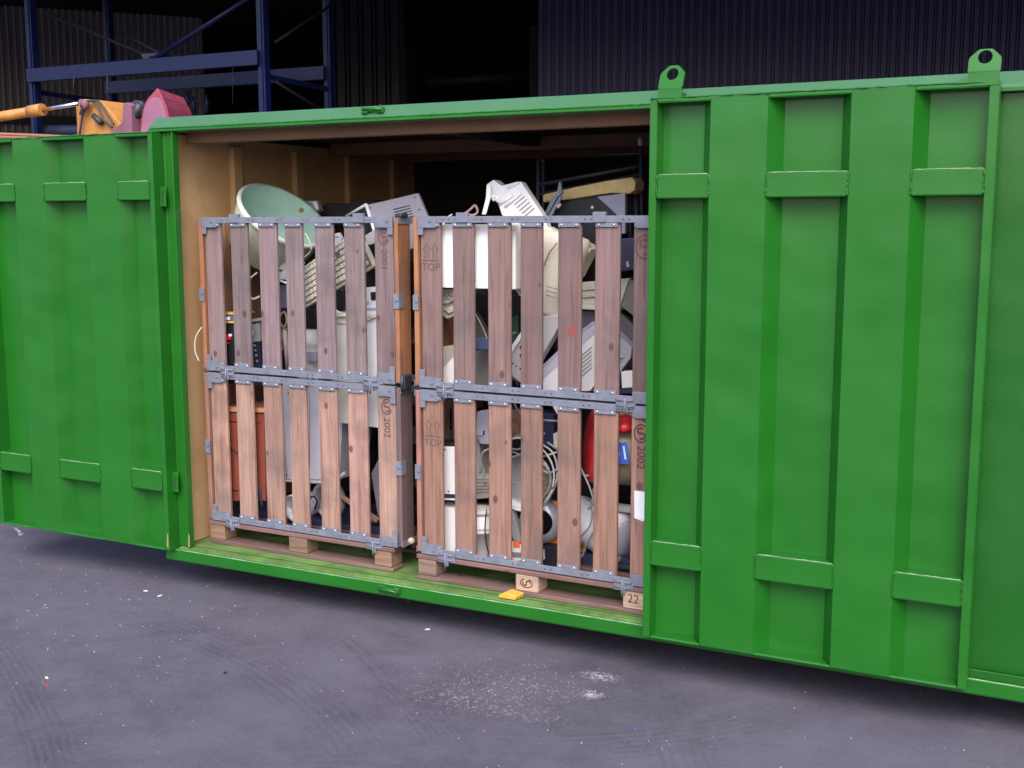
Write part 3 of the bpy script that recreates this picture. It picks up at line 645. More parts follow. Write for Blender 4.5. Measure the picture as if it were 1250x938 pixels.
def make_frame():
    f = thing('crate_frame', (0, 0, 0), '', 'crate frame')   # .79 high, base z=0
    hh = .79
    for i, s in enumerate(SL):
        w = .110 + .004*((i*7) % 3-1)
        o = lpart(B().box(0, w, 0, .02, .02, hh-.02, .004), 'slat', WOOD, f); o.location = (s, .012, 0)
    for zz, sgn in ((0, 1), (hh, -1)):
        b = B(); z1 = zz+sgn*.030
        b.box(.03, 1.195, .002, .011, min(zz, z1), max(zz, z1), .0015)
        b.box(.03, 1.195, .0115, .034, min(zz, zz+sgn*.004), max(zz, zz+sgn*.004))
        for s in SL: b.box(s+.004, s+.106, .0035, .0105, min(z1, z1+sgn*.018), max(z1, z1+sgn*.018), .0015)
        lpart(b, 'rail', STEEL, f)
        b = B()
        for s in SL:
            for dx in (.02, .09): b.lathe([(.0045, 0), (.0045, .003), (.001, .004)], (s+dx, .0035, zz+sgn*.038), (0, -1, 0), 8)
        lpart(b, 'rivets', mat('bright_rivet', (.75, .76, .8), .3, .5), f)
        b = B()
        for s0, s1 in zip(SL, SL[1:]):
            for dx in (.022, .05): b.lathe([(.0001, 0), (.0035, 0), (.0035, .001), (.0001, .001)], (s0+.108+dx, .0025, zz+sgn*.015), (0, -1, 0), 8)
        lpart(b, 'rail_holes', BLACK, f)
    # sides: planks along the depth
    for sx in (0, 1.2):
        for k, yy in enumerate((0.0, .17, .34, .51, .68)):
            o = lpart(B().box(0, .024, 0, .108, .006, hh-.006, .004), 'side_slat', WOOD, f); o.location = (sx, yy, 0)
        for z in (.004, hh-.034): b = B(); b.box(sx+(-.004 if sx == 0 else .0245), sx+(-.0005 if sx == 0 else .028), .0, .79, z, z+.03); lpart(b, 'side_rail', STEEL, f)
        b = B(); b.box(sx-.003, sx+.027, -.006, -.0005, .36, .43, .001); b.box(sx+(.0245 if sx else -.004), sx+(.028 if sx else -.0005), -.004, .04, .36, .43, .001); b.lathe([(.001, 0), (.006, 0), (.006, .004), (.001, .004)], (sx+.018, -.006, .4), (0, -1, 0), 10)
        lpart(b, 'strap_plate', STEEL, f)
    for yy in (.06, .3, .52):
        o = lpart(B().box(.03, 1.19, 0, .02, .04+yy, .14+yy, .004), 'rear_slat', WOODX, f); o.location = (0, .77, 0)
    return f
def corner_clamp(z, up, parent, x0, flip=1):
    """hinged latch joining rails; x0 = centre of the latch"""
    b = B(); s = flip
    b.box(x0-.035, x0+.0, -.006, .001, z-.028, z+.03, .002); b.box(x0+.022, x0+.055, -.006, .001, z-.024, z+.026, .002)
    b.box(x0+.0, x0+.022, -.012, -.001, z-.042, z+.022, .003)
    b.tube([(x0-.03, -.008, z+.012), (x0+.05, -.008, z+.012)], .0055, 8); b.tube([(x0-.03, -.008, z-.012), (x0+.05, -.008, z-.012)], .0045, 8)
    b.tube([(x0+.011, -.014, z+.02), (x0+.011, -.018, z-.02), (x0+.009, -.012, z-.05)], .005, 8)
    lpart(b, 'latch', STEEL, parent)
def corner_plate(parent, x0, x1, z, sgn):
    b = B(); b.box(x0, x1, -.004, .0015, min(z, z+sgn*.052), max(z, z+sgn*.052), .0015)
    xe = x0 if x0 < .5 else x1-.03
    b.box(xe, xe+.03, -.0025, .0012, min(z+sgn*.05, z+sgn*.085), max(z+sgn*.05, z+sgn*.085), .0015)
    b.lathe([(.001, 0), (.007, 0), (.005, .004), (.001, .005)], ((x0+x1)/2+.02, -.004, z+sgn*.022), (0, -1, 0), 10)
    lpart(b, 'corner_plate', STEEL, parent)

pal0 = make_pallet(); fr0 = make_frame()
corner_clamp(.0, 0, fr0, .155); corner_clamp(.0, 0, fr0, 1.052); corner_plate(fr0, .026, .125, .0, 1); corner_plate(fr0, .026, .125, .79, -1); corner_plate(fr0, 1.10, 1.197, 0, 1); corner_plate(fr0, 1.10, 1.197, .79, -1)
crates = []
spec = (((.137, .145), -.02, 'left'), ((1.46, .095), -.02, 'right'))
for i, ((x, y), rz, side) in enumerate(spec):
    p = pal0 if i == 0 else copy_tree(pal0); p.location = (x, y, .0655); p.rotation_euler.z = rz
    tag(p, ('worn brown pallet under the left slatted crate' if i == 0 else 'worn pallet with emblem stamped blocks under the right slatted crate'), 'pallet', 'pallets carrying the slatted crates')
    if i == 0:
        fl, fu = fr0, copy_tree(fr0)
    else: fl, fu = copy_tree(fr0), copy_tree(fr0)
    for f, z, nm in ((fl, .192, 'lower'), (fu, .992, 'upper')):
        f.location = (x, y, z); f.rotation_euler.z = rz
        crates.append(f)
        tag(f, {('left', 'lower'): 'pinkish slatted wooden crate frame, lower of the left stack, stamped 2002', ('left', 'upper'): 'grey weathered slatted crate frame, upper of the left stack, stamped 2001', ('right', 'lower'): 'reddish slatted crate frame, lower of the right stack, white paper stuck on its last slat', ('right', 'upper'): 'grey brown slatted crate frame, upper of the right stack, red smear on one slat'}[(side, nm)], 'crate frame', 'slatted wooden crate frames with galvanised rails')
        base = GREYWOOD if (side, nm) == ('left', 'upper') else (.2, .13, .125, 1) if (side, nm) == ('right', 'upper') else PINKWOOD if side == 'left' else (.275, .155, .12, 1)
        for ch in f.children:
            n = ch.name.split('.')[0]
            if n == 'slat': colr(ch, base, .17)
            elif n == 'rear_slat': colr(ch, (.3, .2, .16), .1)
            elif n == 'side_slat':
                right = ch.location.x > .6; o_in = ch.location.y > .1
                c_ = (.3, .16, .09) if (nm == 'upper' and o_in) else NEWWOOD if (nm == 'upper') else ((.17, .11, .115) if (side == 'left' and right) else (.32, .16, .12))
                colr(ch, c_, .06)
        if nm == 'upper':
            for xx in ((.24, 1.0) if side == 'left' else (.26, .93)): b = B(); b.box(xx-.03, xx+.03, -.004, .02, .76, .806, .003); lpart(b, 'top_clip', STEEL, f)
            b = B(); b.box(1.226, 1.246, .004, .075, -.03, .045, .006); b.tube([(1.236, .002, -.03), (1.236, .002, .045)], .009, 8); lpart(b, 'hinge', DARKST, f)
            b = B(); b.box(1.2, 1.24, .01, .07, .786, .802, .004); b.tube([(1.215, .02, .80), (1.235, .06, .80)], .008, 8); lpart(b, 'top_hinge', DARKST, f)
for o in pal0.children: pass
# label blanks for parts: none

# ---- stencils on slats (flat ink on the wood)
def slat_of(f, i):
    return sorted([c for c in f.children if c.name.split('.')[0] == 'slat'], key=lambda c: c.location.x)[i]
def stamp(slat, txts, shapes, m=INK):
    b = B()
    for txt, size, u, v, rot in txts:
        M_ = Matrix.Translation((u, -.0012, v)) @ Matrix.Rotation(R(90), 4, 'X') @ Matrix.Rotation(rot, 4, 'Z')
        t = text_mesh(txt, size, M_); me = bpy.data.meshes.new('x'); t.to_mesh(me); t.free(); b.bm.from_mesh(me); bpy.data.meshes.remove(me)
    T = lambda u, v: Vector((u, -.0012, v))
    for pts, w in shapes: b.ribbon(pts, w, T=T)
    o = b.done('stencil_mark', m, slat, local=True); return o
def ell(cx, cz, rx, rz, a0=0, a1=360, n=20): return [(cx+rx*math.cos(R(a0+(a1-a0)*i/n)), cz+rz*math.sin(R(a0+(a1-a0)*i/n))) for i in range(n+1)]
def emblem(cx, cz, s):
    return [(ell(cx, cz, .5*s, .62*s, 20, 340), .1*s), (ell(cx-.02*s, cz+.18*s, .24*s, .2*s, 40, 260, 12), .13*s), (ell(cx+.05*s, cz-.18*s, .24*s, .2*s, 120, -120, 12), .13*s)]
s_ = slat_of(crates[1], 6); stamp(s_, [('2001', .05, .055, .588, R(-90))], emblem(.055, .695, .058), INKF)
s_ = slat_of(crates[0], 6); stamp(s_, [('2002', .05, .055, .585, R(-90))], emblem(.055, .686, .058), mat('mid_ink', (.10, .05, .048), .9, 0, .3, 60))
s_ = slat_of(crates[2], 6); stamp(s_, [('2002', .052, .045, .567, R(-90))], emblem(.045, .671, .062), INK)
s_ = slat_of(crates[3], 6); stamp(s_, [], emblem(.05, .66, .08) + [([(.05, .72), (.05, .45)], .006)], INKF)
for fr_, zt in ((3, .62), (2, .60)):
    s_ = slat_of(crates[fr_], 0)
    sh = []
    for u in (.033, .077):
        sh += [([(u-.008, zt-.02), (u-.008, zt+.02), (u-.018, zt+.02), (u, zt+.045), (u+.018, zt+.02), (u+.008, zt+.02), (u+.008, zt-.02)], .004)]
    sh += [([(.012, zt-.03), (.098, zt-.03)], .005)]
    stamp(s_, [('TOP', .05, .055, zt-.062, 0)], sh, INKF)
# white paper on last slat of the right lower frame and red smear
s_ = slat_of(crates[2], 6); b = B(); pp = [(.018, .42), (.078, .42), (.08, .30), (.058, .288), (.02, .30)]
b.prism([Vector((u, -.003-.004*(k == 2), v)) for k, (u, v) in enumerate(pp)], Vector((0, .001, 0))); b.done('paper_label', PAPER, s_, local=True)
s_ = slat_of(crates[3], 4); b = B()
for k in range(26):
    u, v, h_ = .07+random.gauss(0, .014), .30+random.gauss(0, .016), random.uniform(.012, .04)
    b.ribbon([(u, v-h_/2), (u+random.uniform(-.002, .002), v), (u, v+h_/2)], random.uniform(.002, .006), T=lambda u, v, k=k: Vector((u, -.0008-.00003*k, v)))
RS = mat('red_smear', (.27, .06, .065), .8); b.done('paint_smear', RS, s_, local=True)
# emblem on pallet blocks of the right crate
pr_ = [o for o in bpy.data.objects if o.type == 'EMPTY' and o.name == 'pallet.001'][0]
blk = [c for c in pr_.children if c.name.startswith('block') and c.location.y < .05]
blk.sort(key=lambda c: c.location.x)
for k, o in enumerate(blk):
    o.color = (.26, .17, .14, 1) if k == 0 else (.48, .34, .25, 1)
    if k == 1: b = B(); [b.ribbon([(.057+(v-.04)*-1.0, .04+(u-.057)*.8) for u, v in pts], w, T=lambda u, v: Vector((u, -.001, v))) for pts, w in emblem(.057, .04, .05)]; b.done('stencil_mark', INK, o, local=True)
    if k == 2: stamp(o, [('22', .055, .05, .045, 0)], [], INK)

# yellow wedge on the sill
b = B(); c = onY(620, 728, .0); b.prism([Vector((c.x-.05, .0, .067)), Vector((c.x+.035, .0, .067)), Vector((c.x+.04, .0, .088)), Vector((c.x-.02, .0, .098)), Vector((c.x-.052, .0, .078))], Vector((.012, .065, 0)), .004)
tag(b.done('wedge', mat('yellow_wood', (.72, .36, .05), .6, 0, .15, 20)), 'small yellow wooden wedge lying on the container sill before the right crate', 'wedge')
b = B(); c = onY(506, 660, .1); b.lathe([(.002, 0), (.014, .004), (.017, .014), (.013, .026), (.002, .032)], c+Vector((-.004, -.02, -.01)), (0, -.3, 1), 14)
tag(b.done('plug', TAN), 'cream plastic plug hanging in the gap between the two crates', 'plug')

# ------------------------------------------------------------ scrap in the left crate
def one(o, label, cat, group=None): return tag(o, label, cat, group)
# tub
rc = onY(346, 263, .5)
toC = (CAM-rc).normalized(); scr = (UP*.88+RT*.47).normalized(); nn = (toC*.5+scr*.86).normalized()
t = thing('basin', rc-nn*.3, 'large round cream and mint plastic basin tipped on top of the left crate', 'basin')
r0 = .243
B().lathe([(r0+.012, -.005), (r0+.014, .0), (r0+.01, .006), (r0, .006), (r0-.004, .0), (r0-.02, -.1), (r0-.045, -.24), (.13, -.275), (.0005, -.28)][::1], rc, nn, 56).done('inner_bowl', MINT, t)
B().lathe([(r0+.015, -.012), (r0+.017, .002), (r0+.011, .009), (r0-.002, .0085)], rc, nn, 56).done('rim', mat('cream_rim', (.74, .78, .66), .4), t)
B().lathe([(r0+.006, -.006), (r0+.004, -.03), (r0-.012, -.11), (r0-.035, -.24), (.14, -.29), (.0005, -.295)], rc, nn, 56).done('outer_shell', mat('stained_cream_plastic', (.66, .68, .54), .45, 0, .08, 6, dirt=.4, dirtc=(.42, .42, .28)), t)
hole = rc + (RT*.16-UP*.045) - nn*.03
B().lathe([(.0005, 0), (.013, 0), (.013, .006), (.0005, .006)], onY(368, 257, .6), -FW, 14).done('drain_stain', mat('rust_stain', (.3, .2, .07), .8), t)
# small white camera-like gadget behind
t = thing_at('webcam', 378, 262, .78, 'small white gadget behind the rim of the mint basin', 'gadget')
slab('body', LILAC, [(368, 246), (383, 245), (389, 257), (380, 264), (370, 262)], .78, .05, t); slab('lens_block', WHITE, [(381, 246), (386, 246), (389, 256), (385, 257)], .77, .01, t)
# bracket leaning on basin
t = cable('wire_bracket', CREAM, [(373, 285, .33), (380, 305, .3), (367, 318, .3), (372, 322, .34)], .004); one(t, 'thin cream wire bracket under the basin in the left crate', 'bracket')
o = slab('plastic_sheet', BEIGE, [(334, 300), (342, 298), (360, 322), (352, 333), (338, 328)], .42, .02); one(o, 'crumpled clear beige plastic sheet below the basin', 'plastic sheet')
# computer case
t = thing_at('computer_case', 470, 330, .5, 'grey metal computer case with an open white bezel on top of the left crate', 'computer case')
CASE = mat('grey_case_metal', (.36, .33, .39), .45, .1, .06, 6, dirt=.15, dirtc=(.25, .22, .25))
slab('cover', CASE, [(447.5, 250.5), (510, 236), (533, 292), (468, 318)], .42, .02, t, .004)
b = B(); q = [onY(*p, .42) for p in ((447, 250), (468, 318))]; b2 = [onY(*p, .56) for p in ((423, 264), (444, 325))]
b.tube([q[0], b2[0]], .008, 6); b.tube([q[0], q[1]], .009, 6); b.tube([b2[0], b2[1]], .007, 6); b.tube([b2[1], q[1]], .008, 6); b.done('bezel', WHITE, t)
b = B(); b.prism([q[0], q[1], b2[1], b2[0]], Vector((.25, .15, 0))*.1); b.done('drive_bay', BLACK, t)
slab('drive_plate', GREY, [(445, 288), (459, 279), (462, 296), (448, 300)], .36, .02, t)
# keyboards
def keyboard(name, corners, Y, label, rows=6, cols=16, grp=None):
    t = thing_at(name, corners[2][0], corners[2][1], Y, label, 'keyboard', grp)
    a, bb, c, d = [onY(*p, Y) for p in corners]   # bottom-left, top-left.. : a,b top edge; d,c bottom edge
    b = B(); b.prism([a, bb, c, d], Vector((0, .03, 0)), .006, 2); b.done('case', CREAM, t)
    b = B()
    for i in range(rows):
        for j in range(cols):
            u0, u1 = (.04+j*.92/cols), (.04+(j+.82)*.92/cols); v0, v1 = .09+i*.84/rows, .09+(i+.78)*.84/rows
            if i == 1 and j % 5 == 4: continue
            P_ = lambda u, v: (a*(1-u)+bb*u)*(1-v)+(d*(1-u)+c*u)*v+Vector((0, -.001, 0))
            b.prism([P_(u0, v0), P_(u1, v0), P_(u1, v1), P_(u0, v1)], Vector((0, -.008, 0)), .0015)
    b.done('keys', mat('key_cream', (.74, .72, .62), .5), t)
    b = B(); b.prism([P_(.025, .06), P_(.975, .06), P_(.975, .95), P_(.025, .95)], Vector((0, -.001, 0))); b.done('key_well', mat('key_well_grey', (.22, .2, .17), .7), t)
    return t
keyboard('keyboard', [(367, 328), (436, 280), (458, 325), (372, 376)], .27, 'cream computer keyboard tilted steeply in the middle of the left crate', 6, 15)
# cables and adapter
one(cable('white_cable_loop', WHITE, [(314, 333, .3), (304, 342, .28), (302, 355, .27), (308, 365, .28), (317, 362, .3)], .0055), 'white cable loop hanging in the upper left crate beside the third slat', 'cable')
t = thing_at('power_adapter', 342, 378, .28, 'blue grey power adapter with a white plug lead in the left crate', 'power adapter')
slab('case', mat('slate_plastic', (.14, .14, .22), .5), [(335, 349), (351, 349), (350.5, 376), (336, 378)], .26, .05, t, .004); slab('plug', WHITE, [(337, 333), (350, 330), (349, 342), (340, 341)], .3, .04, t); cable('lead', WHITE, [(335, 339, .25), (342, 343, .24), (350, 346, .24), (356, 350, .27)], .006, t)
one(cable('curved_white_strip', WHITE, [(402, 359, .3), (404, 371, .28), (411, 380, .28), (421, 384, .3)], .006), 'curved white plastic strip between the keyboard and the white cabinet', 'plastic strip')
t = thing_at('soldering_iron', 350, 455, .27, 'tangled pale lead with long pinkish handle in the upper left crate', 'tool')
b = B().tube([onY(347, 402, .27), onY(349, 425, .27), onY(350, 452, .27)], [.014, .012, .004], 10); b.done('handle', mat('pinkish_plastic', (.6, .45, .45), .5), t)
cable('lead', TAN, [(350, 403, .27), (343, 396, .26), (341, 388, .26), (347, 381, .27), (350, 392, .26), (344, 408, .26), (342, 420, .28), (347, 400, .26)], .005, t); cable('tail', TAN, [(347, 415, .3), (343, 430, .3), (338, 440, .3)], .003, t)
# radio and boxes at left
t = thing_at('car_radio', 272, 460, .3, 'black electronic unit with red lights behind the first gap of the upper left crate', 'electronic unit')
slab('case', BLACK, [(262, 396), (290, 397), (291, 470), (264, 466)], .21, .2, t); slab('red_light', mat('red_lens', (.8, .03, .04), .3), [(275, 409), (281, 409), (281, 415), (275, 415)], .205, .01, t, .001); slab('red_light', mat('red_lens', (.8, .03, .04), .3), [(276, 418), (279, 418), (279, 420), (276, 420)], .205, .01, t, .001); slab('button', WHITE, [(279, 408), (282, 408), (282, 411), (279, 411)], .203, .01, t, .0005)
t = thing_at('tape_box', 272, 394, .3, 'flat yellow edged box lying on the black unit in the left crate', 'box')
slab('body', mat('dark_slate', (.1, .11, .16), .5), [(262, 384), (292, 384), (291, 393), (262, 393)], .21, .12, t); 
for y in (382, 392.5): slab('edge_strip', mat('ochre_strip', (.6, .4, .1), .5), [(262, y), (293, y), (293, y+2.2), (262, y+2.2)], .205, .12, t, .001)
slab('label_strip', WHITE, [(274, 387), (280, 387), (280, 391), (274, 391)], .206, .004, t, .0005)
t = thing_at('control_panel', 312, 450, .28, 'grey control panel with white knob and dark dial column in the left crate', 'control panel')
slab('panel', GREY, [(303, 397), (316, 394), (317, 417), (304, 419)], .3, .05, t); b = B(); b.lathe([(.0005, .022), (.017, .02), (.02, 0), (.0005, 0)], onY(306.5, 407.5, .28), (0, -1, .1), 20); b.done('knob', WHITE, t)
slab('dial_column', NAVY, [(303, 418), (317, 416), (318, 470), (306, 470)], .31, .08, t)
for k, y in enumerate((422, 428, 434, 441)): b = B(); b.lathe([(.003, 0), (.007, 0), (.007, .004), (.003, .004)], onY(311+k, y, .305), (0, -1, 0), 12); b.done('dial', GREY, t)
cable('wire', GREY, [(305, 415, .29), (307, 435, .29), (309, 455, .3)], .0025, t)
slab('top_bar', GREY, [(300, 391), (318, 388), (318, 392), (301, 395)], .29, .03, t)
# jug
t = thing_at('jug', 378, 468, .36, 'white ribbed plastic container with a grey label behind the fourth gap of the left crate', 'container')
b = B(); o_ = onY(379, 462, .38); o_.z = onY(379, 470, .38).z; hh = onY(379, 402, .38).z-o_.z
b.lathe([(.0005, 0), (.062, 0), (.066, .01), (.066, hh*.5), (.069, hh*.52), (.066, hh*.55), (.066, hh*.72), (.07, hh*.74), (.067, hh*.78), (.066, hh*.98), (.0005, hh)], o_, (0, 0, 1), 32); b.done('body', mat('milky_plastic', (.6, .6, .64), .4), t)
slab('label_band', mat('label_lilac', (.3, .29, .38), .6), [(370, 430), (387, 430), (386, 441), (371, 441)], .305, .004, t, .0005)
# white cabinet
t = thing_at('small_cabinet', 432, 523, .3, 'tall cream white metal cabinet in the right half of the left crate', 'cabinet')
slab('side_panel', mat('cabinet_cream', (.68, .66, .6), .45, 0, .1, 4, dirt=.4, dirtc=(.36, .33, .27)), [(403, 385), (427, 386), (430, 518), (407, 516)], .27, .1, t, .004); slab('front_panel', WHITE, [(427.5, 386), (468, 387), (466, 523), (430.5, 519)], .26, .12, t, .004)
slab('lid', CREAM, [(402, 382), (470, 384), (470, 388.5), (402, 386.5)], .255, .13, t, .002); cable('wire', BLACK, [(438, 389, .25), (445, 392, .25), (452, 391, .25), (460, 388, .25)], .0025, t)
t = thing_at('telephone_base', 448, 384, .28, 'white telephone base with a blue edge standing on the cream cabinet', 'telephone')
slab('base', WHITE, [(434, 384), (437, 362), (446, 351), (470, 350), (472, 384)], .27, .12, t, .008); slab('slot', BLACK, [(452, 357), (462, 356), (462, 366), (453, 367)], .266, .01, t, .001); slab('edge_band', mat('light_blue_plastic', (.35, .45, .8), .4), [(434, 376), (471, 376), (471, 378.5), (434, 378.5)], .265, .01, t, .001)
# lower left
t = thing_at('veneer_box', 297, 612, .32, 'reddish brown veneered loudspeaker box in the lower left crate', 'loudspeaker')
slab('box', BROWN, [(266, 503), (322, 505), (324, 612), (272, 612)], .21, .4, t, .004); slab('top_board', mat('pale_brown_veneer', (.45, .2, .12), .5), [(265, 497), (323, 499), (323, 504), (266, 502.5)], .2, .41, t, .002)
cable('wire', BLACK, [(273, 508, .2), (276, 535, .195), (286, 550, .2), (296, 556, .2)], .0025, t); cable('wire', NAVY, [(311, 580, .2), (316, 598, .195), (320, 618, .2)], .005, t)
slab('red_foot', mat('dark_red', (.3, .03, .03), .5), [(326, 495), (332, 495), (336, 600), (328, 602)], .3, .1, t)
t = thing_at('monitor_shell', 380, 592, .3, 'lilac grey equipment shell with a white rim in the lower left crate', 'equipment shell')
slab('back', mat('shell_lilac', (.74, .72, .84), .45, 0, .08, 4, dirt=.25, dirtc=(.24, .22, .28)), [(338, 468), (420, 470), (414, 586), (348, 586)], .33, .12, t, .005)
b = B(); b.tube([onY(*p, .3) for p in ((337, 462), (341, 520), (345.5, 587), (381, 588.5), (408, 589), (421, 577))], .0085, 8); b.done('rim', mat('rim_white', (.75, .75, .74), .45), t)
slab('side', NAVY, [(416, 518), (432, 519), (432, 580), (413, 583)], .45, .2, t); cable('glass_edge', LILAC, [(411, 520, .4), (414, 552, .39), (416, 578, .38)], .006, t)
t = thing_at('paper_roll', 352, 640, .28, 'open white cardboard tube end at the bottom of the left crate', 'tube')
b = B(); b.lathe([(.064, .12), (.07, .12), (.072, 0), (.062, 0), (.06, .1)], onY(357, 621, .24), (.25, 1, .05), 32); b.done('tube_wall', PAPER, t); b = B(); b.lathe([(.0005, 0), (.03, .003), (.034, .03), (.0005, .035)], onY(349, 627, .26), (.1, 1, 0), 20); b.done('core', WHITE, t)
t = thing_at('fan_housing', 402, 640, .3, 'grey ring shaped fan housing at the bottom of the left crate', 'fan housing')
b = B(); b.lathe([(.085, .05), (.1, .05), (.1, 0), (.083, 0), (.085, .05)], onY(398, 612, .32), (.15, 1, .1), 36); b.done('ring', GREY, t)
b = B(); b.lathe([(.0005, .02), (.03, .0), (.04, .03), (.0005, .03)], onY(379, 616, .3), (.1, 1, .1), 20); b.done('hub', LILAC, t)
cable('hose', BLACK, [(376, 614, .26), (381, 606, .26), (387, 612, .27), (384, 622, .28)], .005, t)
one(slab('wooden_stick', mat('raw_stick', (.45, .26, .16), .7), [(411, 606), (415, 604), (462, 634), (459, 639)], .3, .02), 'thin wooden stick lying at the bottom right of the left crate', 'stick')
one(slab('grey_wedge_cover', mat('cover_grey', (.3, .26, .3), .6), [(453, 578), (461, 562), (480, 560), (480, 640), (461, 630)], .33, .02), 'pointed grey plastic cover behind the last slat of the lower left crate', 'cover')
one(cable('hanging_wire', BEIGE, [(246, 400, .1), (239, 412, .09), (238, 428, .09), (243, 441, .1)], .0035), 'pale wire loop hanging outside the left side of the left crate', 'wire')
one(cable('pale_lead', CABLE, [(450, 500, .5), (452, 530, .5), (446, 570, .45), (440, 590, .45)], .004), 'grey lead hanging in the dark corner of the lower left crate', 'cable')
# dark fillers
def shade_filler(name, pts, Y, depth, label, m=BLACK):  # made-up black shapes that keep the gaps between slats dark
    t = thing_at(name, pts[-1][0], pts[-1][1], Y, label, 'dark_filler')
    slab('cabinet', m, pts, Y, depth, t, .012)  # body of the made-up black filler
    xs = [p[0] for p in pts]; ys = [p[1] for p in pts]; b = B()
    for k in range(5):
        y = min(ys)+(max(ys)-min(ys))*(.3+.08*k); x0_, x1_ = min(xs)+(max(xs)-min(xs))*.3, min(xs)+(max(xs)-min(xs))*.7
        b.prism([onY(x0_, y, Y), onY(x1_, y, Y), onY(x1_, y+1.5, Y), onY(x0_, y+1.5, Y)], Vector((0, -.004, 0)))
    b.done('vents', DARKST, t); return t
shade_filler('dark_filler', [(268, 322), (330, 320), (420, 340), (425, 440), (300, 470), (268, 470)], .62, .22, 'added black filler shape deep in the upper left crate')
shade_filler('dark_filler', [(415, 330), (476, 330), (478, 392), (430, 400)], .6, .2, 'added black filler shape behind the keyboard end in the upper left crate')
shade_filler('dark_filler', [(290, 605), (480, 600), (480, 560), (400, 500), (300, 500)][::-1], .66, .2, 'added black filler shape at the back of the lower left crate')
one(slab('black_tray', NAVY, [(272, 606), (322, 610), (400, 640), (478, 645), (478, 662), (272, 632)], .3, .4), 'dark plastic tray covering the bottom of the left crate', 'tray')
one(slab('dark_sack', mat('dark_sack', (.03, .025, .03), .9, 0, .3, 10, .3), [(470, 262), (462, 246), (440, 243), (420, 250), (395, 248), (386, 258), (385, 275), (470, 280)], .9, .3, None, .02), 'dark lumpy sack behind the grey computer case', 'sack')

# ------------------------------------------------------------ scrap in the right crate
one(slab('appliance_sheet', mat('bright_white_enamel', (.92, .92, .94), .4, 0, .01), [(527, 274), (629, 274.5), (629, 353.5), (528, 351)], .15, .1, None, .003), 'flat bright white appliance panel at the top of the right crate', 'panel')
t = thing_at('printer_cover', 620, 265, .4, 'white grey plastic printer cover heaped on top of the right crate', 'printer cover')
PC = mat('printer_white', (.82, .8, .82), .45, 0, .05, 6, dirt=.15, dirtc=(.4, .38, .4))
slab('cover', PC, [(607, 246), (632, 221.5), (636, 222.5), (662, 262), (676, 295), (640, 300), (612, 262)], .36, .05, t, .006)
slab('end_cap', PC, [(594, 225), (602, 219.5), (612, 227), (630, 222), (620, 236), (607, 248), (597, 240)], .38, .07, t, .006)
for (x0_, y0_, x1_, y1_) in ((610, 250, 626, 238), (616, 253, 636, 236), (620, 230, 633, 223)):
    b = B().tube([onY(x0_, y0_, .355), onY(x1_, y1_, .355)], .006, 6); b.done('moulding', WHITE, t)
b = B().tube(smooth_pts([onY(603, 245, .34), onY(601, 241, .33), onY(606, 240, .33), onY(609, 247, .34)]), .006, 8); b.done('loop', WHITE, t)
b = B(); b.prism([onY(*p, .35) for p in ((594, 226), (598, 226), (599, 240), (593, 262), (588, 262), (593, 242))], Vector((0, .006, 0)), .001); b.done('strap', WHITE, t)
slab('lower_part', mat('sage_grey', (.42, .43, .41), .5), [(632, 264), (652, 266), (651, 290), (643, 301), (634, 296)], .24, .06, t, .004)
one(cable('tangled_lead', mat('pink_lead', (.5, .3, .3), .6), [(566, 262, .4), (574, 256, .4), (580, 251, .42), (583, 259, .4), (577, 263, .38), (568, 261, .4)], .006), 'pinkish tangled lead on top of the white panel in the right crate', 'cable')
one(cable('lead_end', WHITE, [(541, 274, .17), (545, 267, .2), (552, 262, .3)], .004), 'short white lead curling over the top rail of the right crate', 'cable')
# rack with foam
t = thing_at('metal_rack', 720, 262, .75, 'black metal rack frame standing in the back of the right crate', 'rack')
BM = mat('black_rack_metal', (.05, .045, .075), .5, .2)
def bar(pts, w, m=BM, Y=.75, nm='bar'):
    b = B(); 
    for p_, q_ in zip(pts, pts[1:]): b.tube([onY(*p_, Y), onY(*q_, Y)], w, 4)
    return b.done(nm, m, t)
bar([(657, 196), (657, 330)], .012); bar([(663, 200), (664, 330)], .008); bar([(657, 226), (782, 203)], .012); bar([(657, 238), (780, 214)], .01); bar([(782, 171), (784, 330)], .01); bar([(776, 215), (777, 330)], .018); bar([(660, 194), (665, 200)], .008); bar([(768, 240), (770, 330)], .02)
b = B(); b.lathe([(.0005, .04), (.012, .035), (.014, 0), (.0005, 0)], onY(782, 178, .75), (0, 0, 1), 10); b.done('cap', GREY, t)
bar([(735, 189), (800, 187)], .006)
o = slab('foam_strip', FOAM, [(662, 238), (700, 229), (740, 221), (771, 216.5), (776, 222), (775, 232), (768, 237), (745, 236), (700, 243), (663, 247.5)], .62, .12, None, .008); one(o, 'long strip of yellow foam leaning across the black rack', 'foam strip')
t2 = thing_at('umbrella_frame', 672, 262, .5, 'folded blue grey cloth and rod sticking up from the right crate', 'cloth')
slab('cloth', mat('slate_cloth', (.2, .24, .33), .6), [(664, 262), (668, 262), (681, 240), (686, 236), (684, 222), (682, 222), (680, 234), (672, 245)], .5, .02, t2, .003); slab('cloth_fold', mat('pale_slate_cloth', (.32, .36, .45), .6), [(660, 275), (664, 262), (680, 238), (686, 240), (676, 258), (668, 276)], .52, .02, t2, .003); slab('clip', GREY, [(679, 252), (683, 248), (685, 251), (681, 255)], .49, .01, t2, .001)
t = thing_at('black_appliance', 720, 330, .4, 'black appliance housing under the foam strip in the right crate', 'appliance')
